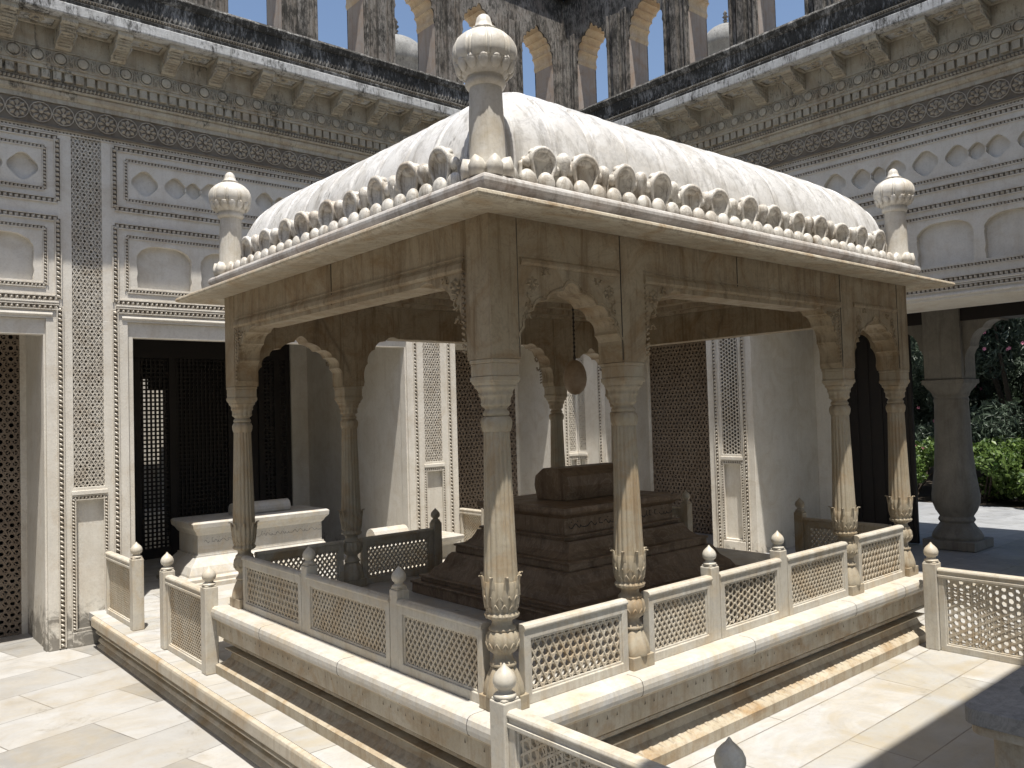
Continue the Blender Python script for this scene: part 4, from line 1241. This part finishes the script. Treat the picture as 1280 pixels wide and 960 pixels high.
# openings behind left wall
for a,b,z0,mt in ((.24,3.89,ZP,M['plaster']),(-4.0,-.56,ZF,M['plaster'])): opening_frame(wl,TLW,a,b,z0,mt)
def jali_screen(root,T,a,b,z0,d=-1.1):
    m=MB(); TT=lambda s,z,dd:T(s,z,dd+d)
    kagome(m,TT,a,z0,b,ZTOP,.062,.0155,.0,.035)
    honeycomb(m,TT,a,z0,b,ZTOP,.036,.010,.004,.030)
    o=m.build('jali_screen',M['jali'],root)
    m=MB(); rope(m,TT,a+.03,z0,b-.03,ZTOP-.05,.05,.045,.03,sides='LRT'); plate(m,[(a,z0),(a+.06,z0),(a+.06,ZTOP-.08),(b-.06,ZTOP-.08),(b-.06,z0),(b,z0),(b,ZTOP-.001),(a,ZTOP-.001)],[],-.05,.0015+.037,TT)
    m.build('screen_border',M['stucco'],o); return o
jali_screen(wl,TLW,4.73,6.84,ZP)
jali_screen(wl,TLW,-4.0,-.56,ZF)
# deep bay (iwan) behind the big opening : side walls, ceiling, wooden screen
mb=MB()
mb.box(3.89,7.7,ZP-.01,4.05,9.9,2.9); mb.box(.08,7.7,ZP-.01,.24,9.9,2.9); mb.box(.24,7.7,2.80,3.89,9.9,2.9)
mb.box(3.60,9.62,ZP-.01,3.889,9.9,2.80); 
mb.build('bay_wall',M['plaster'],wl)
ws=empty('wooden_screen',(1.9,9.7,ZP),wl)
def wbox(name,*a,bev=.004):
    m=MB(); m.box(*a); return m.build(name,M['wood'],ws,bevel=bev)
wbox('screen_frame',.24,9.66,2.42,3.6,9.74,2.80); wbox('screen_frame',.24,9.66,ZP,3.6,9.74,-.38)
for x in (.24,1.16,1.66,2.55,3.05,3.32,3.52): wbox('screen_stile',x,9.655,ZP,x+.10,9.735,2.43)
m=MB(); lattice(m,lambda s,z,d:(s,9.69-d,z),.3,-.38,1.17,2.43,(0,90),.062,.022,-.012,.012); m.build('wood_lattice',M['wood'],ws)
m=MB(); lattice(m,lambda s,z,d:(s,9.69-d,z),1.26,-.38,2.55,2.43,(0,90),.062,.024,-.012,.012); m.build('wood_lattice',M['wood'],ws)
m=MB(); lattice(m,lambda s,z,d:(s,9.69-d,z),3.15,-.38,3.52,2.43,(0,90),.062,.030,-.012,.012); m.build('wood_lattice',M['wood'],ws)
m=MB(); m.box(1.76,9.76,.05,2.55,9.80,2.43); m.box(2.6,9.69,-.38,3.1,9.73,2.43); m.box(1.40,9.78,1.95,1.78,9.80,2.43); m.build('door_panel',M['wood'],ws)
# dim room behind left wall with a doorway to daylight
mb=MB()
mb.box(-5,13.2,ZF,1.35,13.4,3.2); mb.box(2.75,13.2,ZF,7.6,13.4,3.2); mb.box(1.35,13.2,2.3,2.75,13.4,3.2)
mb.box(-5,7.7,2.95,8,18.35,3.15); mb.box(4.05,7.75,ZF,4.2,13.2,2.95); mb.box(-5.1,7.0,ZF,-4.8,13.2,3.2)  # ceiling slab carried on over the yard, added to shade it
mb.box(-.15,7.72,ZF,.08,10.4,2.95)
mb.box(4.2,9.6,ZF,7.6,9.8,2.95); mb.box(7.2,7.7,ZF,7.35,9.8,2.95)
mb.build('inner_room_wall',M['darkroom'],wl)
sheet('room_floor',-5,9.9,8,13.2,ZF+.2,M['veranda'],.3)
sheet('outer_yard',-12,13.4,14,30,ZF+.15,M['court'],.3)
mb=MB(); mb.box(-8,19,ZF,12,19.3,5.5)
for k in range(10): mb.box(-7+k*1.9,18.9,ZF,-6.6+k*1.9,19.01,5.0)
ow=mb.build('outer_wall',M['plaster']); tag(ow,'pale outer wall glimpsed in daylight through the dark wooden lattice','wall')
# cenotaph behind far-left screen
small_tomb('cenotaph','white slab cenotaph showing behind the far left jali screen',-2.6,-1.15,8.2,9.1,ZF,1.4,M['marble'],None,False)

# right wall (plane x = 7.2)
TRW=wall_T('R')
wr=empty('courtyard_wall',(7.8,2,ZP)); tag(wr,'ornate shaded stucco wall right of the canopy with garden opening, honeycomb pilaster and blackened ledge','wall','stucco courtyard walls')
pilaster(wr,TRW,3.27,3.99,ZP-.01,style='hex',depth=1.1)
pilaster(wr,TRW,5.97,6.6-.001,ZP-.01,half='R')
pilaster(wr,TRW,-1.1,-.38,ZP-.01)
pilaster(wr,TRW,-4.8,-4.0,ZP-.01)
for a,b in ((-.38,3.27),(3.99,5.97),(-4.0,-1.1)):
    upper_bay(wr,TRW,a,b,M['plaster']); lintel_trim(wr,TRW,a,b)
mb=MB(); mb.box(-4.8,ZTOP,-1.1,6.6,5.6,-.0665,TRW); mb.box(6.6,ZTOP,-1.1,7.7,5.6,-.0665,TRW); mb.build('wall_mass',M['plaster'],wr)
mb=MB()
def fillr(a,b,sa,sb):
    mb.box(a,ZTOP,-.066,sa,4.584,-.0005,TRW); mb.box(sb,ZTOP,-.066,b,4.584,-.0005,TRW)
fillr(3.41,3.85,3.48,3.78); fillr(-.96,-.52,-.89,-.59); fillr(6.11,6.599,6.41,6.57)
mb.box(-4.8,4.5805,-.0655,6.599,4.62,-.001,TRW)
mb.build('pilaster_face',M['plaster'],wr)
cornice(wr,TRW,-4.8,6.6,.10)
arcade(wr,TRW,[6.6-1.13*k for k in range(0,11)],-4.8,6.6,.45)
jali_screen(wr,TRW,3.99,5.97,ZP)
# deep reveal towards veranda
mb=MB()
mb.box(8.3,3.27,ZP-.01,8.85,3.99,ZTOP+.2)
mb.box(8.83,2.99,ZP-.01,9.3,3.27,ZTOP+.2); mb.box(8.852,3.272,ZP-.01,9.3,3.99,ZTOP+.2)
mb.box(8.3,-1.1,ZP-.01,8.83,-.38,ZTOP+.2)
mb.build('reveal_wall',M['plaster'],wr,bevel=.006)
mb=MB()
mb.box(8.3,-5,2.72,10.7,7.5,2.9)
mb.box(8.34,6.2,ZP,10.7,6.4,2.72); mb.box(9.31,3.9,ZP,9.5,6.3,2.72)
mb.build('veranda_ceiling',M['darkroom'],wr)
mb=MB(); mb.box(9.15,-5,2.50,9.55,3.0,2.72); mb.build('veranda_beam',M['wood'],wr)
mb=MB(); mb.box(8.305,-5,2.901,10.75,7.69,6.1); mb.build('upper_storey',M['plaster'],wr)
mb=MB(); mb.box(-5,7.71,3.16,10.75,13.4,6.1); mb.build('upper_storey',M['plaster'],wl)
mb=MB(); mb.box(9.22,2.05,ZP+.01,9.28,2.985,2.50); 
for k in range(5): mb.box(9.205,2.1+k*.18,ZP+.1,9.22,2.24+k*.18,2.4)
mb.build('dark_door',M['wood'],wr,bevel=.004)
# veranda columns
def vcolumn(x,y):
    mb=MB()
    mb.box(x-.33,y-.33,ZP+.001,x+.33,y+.33,ZP+.12)
    mb.lathe([(.30,ZP+.1201),(.31,ZP+.16),(.28,ZP+.22),(.23,ZP+.29),(.20,ZP+.34),(.225,ZP+.37),(.215,ZP+.40),(.20,ZP+.42),(.25,ZP+.50),(.285,ZP+.60),(.29,ZP+.70),(.275,ZP+.82),(.25,ZP+1.0),(.228,ZP+1.3),(.215,ZP+1.7),(.205,ZP+1.95),(.215,ZP+1.98),(.20,ZP+2.02),(.225,ZP+2.05)],x,y,48,lambda a,z,i:1+.02*abs(math.cos(6*a)))
    def sq(a,z,i):
        t=min(1,max(0,(z-(ZP+2.06))/.12)); c=max(abs(math.cos(a)),abs(math.sin(a))); return (1-t)+t*min(1/c,1.38)
    mb.lathe([(.22,ZP+2.051),(.235,ZP+2.1),(.25,ZP+2.16),(.26,ZP+2.2)],x,y,48,sq)
    mb.box(x-.27,y-.27,ZP+2.2001,x+.27,y+.27,ZP+2.26); mb.box(x-.24,y-.24,ZP+2.2601,x+.24,y+.24,3.03)
    return mb
vc=vcolumn(9.35,1.58).build('veranda_column',M['shadestone'],wr,bevel=.008)
mb=MB()
TB_=lambda s,z,d:(9.35+d,s,z)
pts=bracket(1.82,2.30,ZP+2.27,2.5,3,.03); plate(mb,[(1.815,ZP+2.27)]+pts+[(2.30,2.505),(1.815,2.505)],[],-.15,.15,TB_)
pts=bracket(1.34,.88,ZP+2.27,2.5,3,.03); plate(mb,[(1.345,ZP+2.27)]+pts+[(.88,2.505),(1.345,2.505)],[],-.15,.15,TB_)
mb.build('column_bracket',M['shadestone'],vc)

# near wall behind the viewer : carries the ledge that shades the foreground
nw=empty('courtyard_wall',(0,-3.6,ZP)); tag(nw,'plain stucco wall with broad opening on the viewer side of the court','wall','stucco courtyard walls')
TN=lambda s,z,d:(s,-2.87+d,z)
mb=MB()
mb.box(-7.5,-3.8,3.0,7.2,-2.87,5.7)
for a,b in ((-7.5,-5.5),(1.9,3.3),(5.6,7.2)): mb.box(a,-3.8,ZF,b,-2.87,3.0)
mb.build('wall_mass',M['plaster'],nw)
mb=MB(); mb.extr([(0,5.701),(.53,5.701),(.575,5.72),(.575,5.80),(0,5.815)],-7.5,7.2,TN); mb.build('white_fascia',M['fascia'],nw)
mb=MB(); mb.extr([(-1,5.8155),(.56,5.8155),(.50,5.90),(.50,6.02),(.57,6.09),(.48,6.16),(-1,6.25)],-7.5,7.2,TN)
q=-7.4
while q<7.1:
    mb.box(q,6.09,.46,q+.09,6.09+random.uniform(.06,.12),.54,TN); q+=random.uniform(.16,.22)
mb.build('blackened_ledge',M['blackened'],nw)
# unseen far left wall closing the court, put in to bounce light
lw=MB(); lw.box(-7.6,-3.6,ZF,-7.3,7.7,5.7); lw.box(-7.3,-3.6,5.7,-6.9,7.7,6.1)
lwo=lw.build('courtyard_wall',M['plaster']); tag(lwo,'plain unseen plastered wall closing the court on the far left, added to bounce light','wall','stucco courtyard walls')

# ------------------------------------------------------------------ stone pedestal in the foreground
pd=empty('stone_pedestal',(1.75,-1.95,ZP)); tag(pd,'shaded stone pedestal with thick grey slab top and round hollow, bottom right','pedestal')
px0,py0,px1,py1=1.43,-2.35,2.3,-1.46; pz=.10
mb=MB()
hole=[(1.90+.2*math.cos(2*math.pi*i/28),-1.76+.2*math.sin(2*math.pi*i/28)) for i in range(28)]
rc=.07
def rrect(x0,y0,x1,y1,r):
    p=[]
    for cx_,cy_,a0 in ((x1-r,y1-r,0),(x0+r,y1-r,90),(x0+r,y0+r,180),(x1-r,y0+r,270)):
        for k in range(6): a=R(a0+k*18); p.append((cx_+r*math.cos(a),cy_+r*math.sin(a)))
    return p
plate(mb,rrect(px0,py0,px1,py1,rc),[hole],pz-.07,pz,ident)
mb.build('slab_top',M['slabstone'],pd,bevel=.012,seg=3)
mb=MB(); mb.lathe([(.18,pz-.13),(.20,pz-.071)],1.90,-1.76,24,cap=False); plate(mb,rrect(px0+.02,py0+.02,px1-.02,py1-.02,rc),[hole],pz-.115,pz-.071,ident)
plate(mb,rrect(px0+.09,py0+.09,px1-.09,py1-.09,.04),[],ZP+.12,pz-.1155,ident)
plate(mb,rrect(px0+.05,py0+.05,px1-.05,py1-.05,.04),[],ZP+.001,ZP+.1195,ident)
mb.build('pedestal_body',M['pedestal'],pd,bevel=.008)

# ------------------------------------------------------------------ distant domes on the roof
def dome(x,y,z,r,label,fin=True):
    mb=MB()
    pr_=[(r*1.1,6.12),(r*1.1,z-.9),(r*.98,z-.85),(r*.92,z-.05*r),(r*.98,z)]+[(r*math.cos(t)*(1+.05*math.sin(2*t)),z+r*1.02*math.sin(t)) for t in [R(9*k) for k in range(1,10)]]+[(r*.05,z+1.05*r)]
    mb.lathe(pr_,x,y,48)
    o=mb.build('roof_dome',M['greystone'],loc=(x,y,6.12)); tag(o,label,'dome')
    if fin:
        m=MB(); z1=z+1.04*r
        m.lathe([(r*.05,z1),(r*.12,z1+.06*r),(r*.05,z1+.12*r),(r*.10,z1+.18*r),(r*.04,z1+.24*r),(r*.12,z1+.32*r),(r*.05,z1+.4*r),(r*.09,z1+.46*r),(r*.01,z1+.6*r)],x,y,16); m.build('finial',M['pier'],o)
    return o
dome(6.05,10,8.04,.62,'blackened dome behind the upper arcade on the left of the big onion finial')
dome(10.35,5.57,8.0,.45,'pale grey dome behind the upper arcade on the right')
# drum blocks supporting them
# ------------------------------------------------------------------ garden
import numpy as np
def leaves(name,mat,centres,radii,n,size,aspect,seed,parent=None,droop=0,loc=None):
    rng=np.random.default_rng(seed); V=[];F=[]
    cs=np.array(centres,float); rs=np.array(radii,float)
    w=rs[:,0]*rs[:,1]*rs[:,2]; w=w/w.sum()
    idx=rng.choice(len(cs),n,p=w)
    u=rng.normal(size=(n,3)); u/=np.linalg.norm(u,axis=1)[:,None]
    rr=rng.random(n)**.45
    p=cs[idx]+u*rs[idx]*rr[:,None]
    d=rng.normal(size=(n,3)); d[:,2]+=.4-droop; d/=np.linalg.norm(d,axis=1)[:,None]
    s=np.cross(d,rng.normal(size=(n,3))); s/=np.linalg.norm(s,axis=1)[:,None]
    L=size*rng.uniform(.6,1.3,n)
    a=p-d*L[:,None]/2; b=p+d*L[:,None]/2; m=s*(L*aspect)[:,None]/2
    up=np.cross(d,s)*(L*.08)[:,None]
    verts=np.concatenate([a,p-m+up,b,p+m+up],axis=1).reshape(-1,3)
    verts[:,2]=np.maximum(verts[:,2],ZP-.03)
    if parent is not None: verts=verts-np.array(parent['_w'])
    me=bpy.data.meshes.new(name); faces=[(4*i,4*i+1,4*i+2,4*i+3) for i in range(n)]
    me.from_pydata(verts.tolist(),[],faces); me.materials.append(mat)
    o=bpy.data.objects.new(name,me); COL.objects.link(o)
    if parent is not None: o.parent=parent
    return o
def shrub(kind,x,y,h,w,seed,label,cat,group,mat,n,size,asp,z0=ZP-.05,flowers=0,trunk=True):
    rnd=random.Random(seed)
    root=empty(kind,(x,y,z0)); tag(root,label,cat,group)
    cs=[];rs=[]
    k=16 if h>1.5 else 9
    for i in range(k):
        a=rnd.uniform(0,2*math.pi); rr=w*.5*math.sqrt(rnd.random()); zz=z0+h*rnd.uniform(.18,.88)
        cs.append((x+rr*math.cos(a),y+rr*math.sin(a),zz)); q=rnd.uniform(.18,.32)*min(w,h); rs.append((q,q,q*.8))
    leaves('foliage',mat,cs,rs,n,size,asp,seed,root)
    mb=MB()
    for i in range(min(k,9)):
        c=cs[i]; b0=(x+rnd.uniform(-.08,.08),y+rnd.uniform(-.08,.08),z0)
        P0=Vector(b0);P1=Vector(c); mid=(P0+P1)/2+Vector((rnd.uniform(-.1,.1),rnd.uniform(-.1,.1),.1)); path=[P0,mid,P1]
        rad=[.03*h/2+.008,.018*h/2+.006,.005]
        vs=[]
        for pp,r_ in zip(path,rad):
            for q in range(6): vs.append((pp.x+r_*math.cos(q*math.pi/3),pp.y+r_*math.sin(q*math.pi/3),pp.z))
        fs=[(l*6+q,l*6+(q+1)%6,l*6+6+(q+1)%6,l*6+6+q) for l in range(2) for q in range(6)]
        mb.add(vs,fs,True)
    mb.build('stem',M['bark'],root)
    if flowers:
        m=MB()
        for i in range(flowers):
            c=cs[rnd.randrange(k)]; u=Vector((rnd.gauss(0,1)-.8,rnd.gauss(0,1),rnd.gauss(0,1))).normalized()
            q=rs[0][0]*1.15; P0=Vector(c)+u*q
            for j in range(5):
                an=j*2*math.pi/5; s_=.026
                e=Vector((0,math.cos(an),math.sin(an))); f_=Vector((0,-math.sin(an),math.cos(an)))
                vs=[P0,P0+e*s_+f_*s_*.5+u*.008,P0+e*s_*1.5+u*.01,P0+e*s_-f_*s_*.5+u*.008]
                m.add([tuple(v) for v in vs],[(0,1,2,3)])
        m.build('blossom',M['flower'],root,recalc=False)
    return root
lb=['bright green leafy bush low in the garden opening, nearest the right edge of the picture','bright green low bush just right of the dark veranda column','bright green low bush showing left of the dark veranda column','low green bush deeper behind the garden path, mostly hidden by the canopy']
for i,(x,y) in enumerate(((14.9,.6),(15.0,1.9),(15.2,3.3),(15.2,4.7))):
    shrub('garden_bush',x,y,1.25+.1*(i%2),1.7,20+i,lb[i],'bush','low bushes beside the garden path',M['hedge'],5200,.11,.55)
lo=['tall oleander shrub with pink blossoms at the right edge of the garden opening','tall dark oleander behind the veranda column','tall oleander glimpsed between canopy corner and veranda column','tall oleander mostly hidden behind the canopy']
for i,(x,y) in enumerate(((16.4,1.2),(16.9,3.0),(16.6,4.6),(17,6.4))):
    shrub('oleander',x,y,4.6+.3*(i%2),2.6,50+i,lo[i],'shrub','oleanders behind the low bushes',M['oleander'],15000,.19,.2,flowers=(60,26,30,10)[i])
for i,(x,y) in enumerate(((21,1),(22,5),(21.5,9),(20.5,-3))):
    lt=['dark tree behind the oleanders seen at the right edge','dark tree filling the background behind the veranda column','dark background tree hidden mostly behind the right wall','dark background tree beyond the right edge']
    shrub('garden_tree',x,y,7.5,5.5,90+i,lt[i],'tree','dark trees at the back of the garden',M['treeleaf'],9000,.34,.45)
mb=MB(); mb.box(25,-14,ZF,25.4,22,5.0); gw=mb.build('garden_wall',M['shadestone']); tag(gw,'grey boundary wall at the back of the garden behind the trees','wall')

# ------------------------------------------------------------------ camera, light
cam=bpy.data.cameras.new('camera'); co=bpy.data.objects.new('camera',cam); COL.objects.link(co); scene.camera=co
yaw,pitch,roll=-.7098,1.6064,-.0293
Rz=Matrix.Rotation(yaw,3,'Z'); Rx=Matrix.Rotation(pitch,3,'X'); R3=Matrix.Rotation(roll,3,'Z')
co.matrix_world=Matrix.Translation((-2.4264,-2.9814,1.45))@(Rz@Rx@R3).to_4x4()
cam.sensor_width=36; cam.lens=1023.353/1280*36; cam.clip_end=1000; cam.clip_start=.05
d=Vector((.125,.238,-1)).normalized()
sl=bpy.data.lights.new('sun','SUN'); sl.energy=5.0; sl.angle=R(.53); sl.color=(1,.955,.885)
so=bpy.data.objects.new('sun',sl); COL.objects.link(so); so.rotation_euler=d.to_track_quat('-Z','Y').to_euler(); so.location=(-3,-5,20)
w=bpy.data.worlds.new('World'); scene.world=w; w.use_nodes=True; t=w.node_tree; t.nodes.clear()
sk=t.nodes.new('ShaderNodeTexSky'); sk.sky_type='NISHITA'; sk.sun_disc=False; sk.sun_elevation=math.asin(-d.z); sk.sun_rotation=math.atan2(-d.x,-d.y)
sk.air_density=1.0; sk.dust_density=1.6; sk.ozone_density=1.0
bg=t.nodes.new('ShaderNodeBackground'); bg.inputs[1].default_value=.1
ou=t.nodes.new('ShaderNodeOutputWorld'); t.links.new(sk.outputs[0],bg.inputs[0]); t.links.new(bg.outputs[0],ou.inputs[0])
vs_=scene.view_settings; vs_.view_transform='Standard'; vs_.look='None'; vs_.exposure=0.62; vs_.gamma=1
for o in bpy.data.objects:
    if '_w' in o: del o['_w']
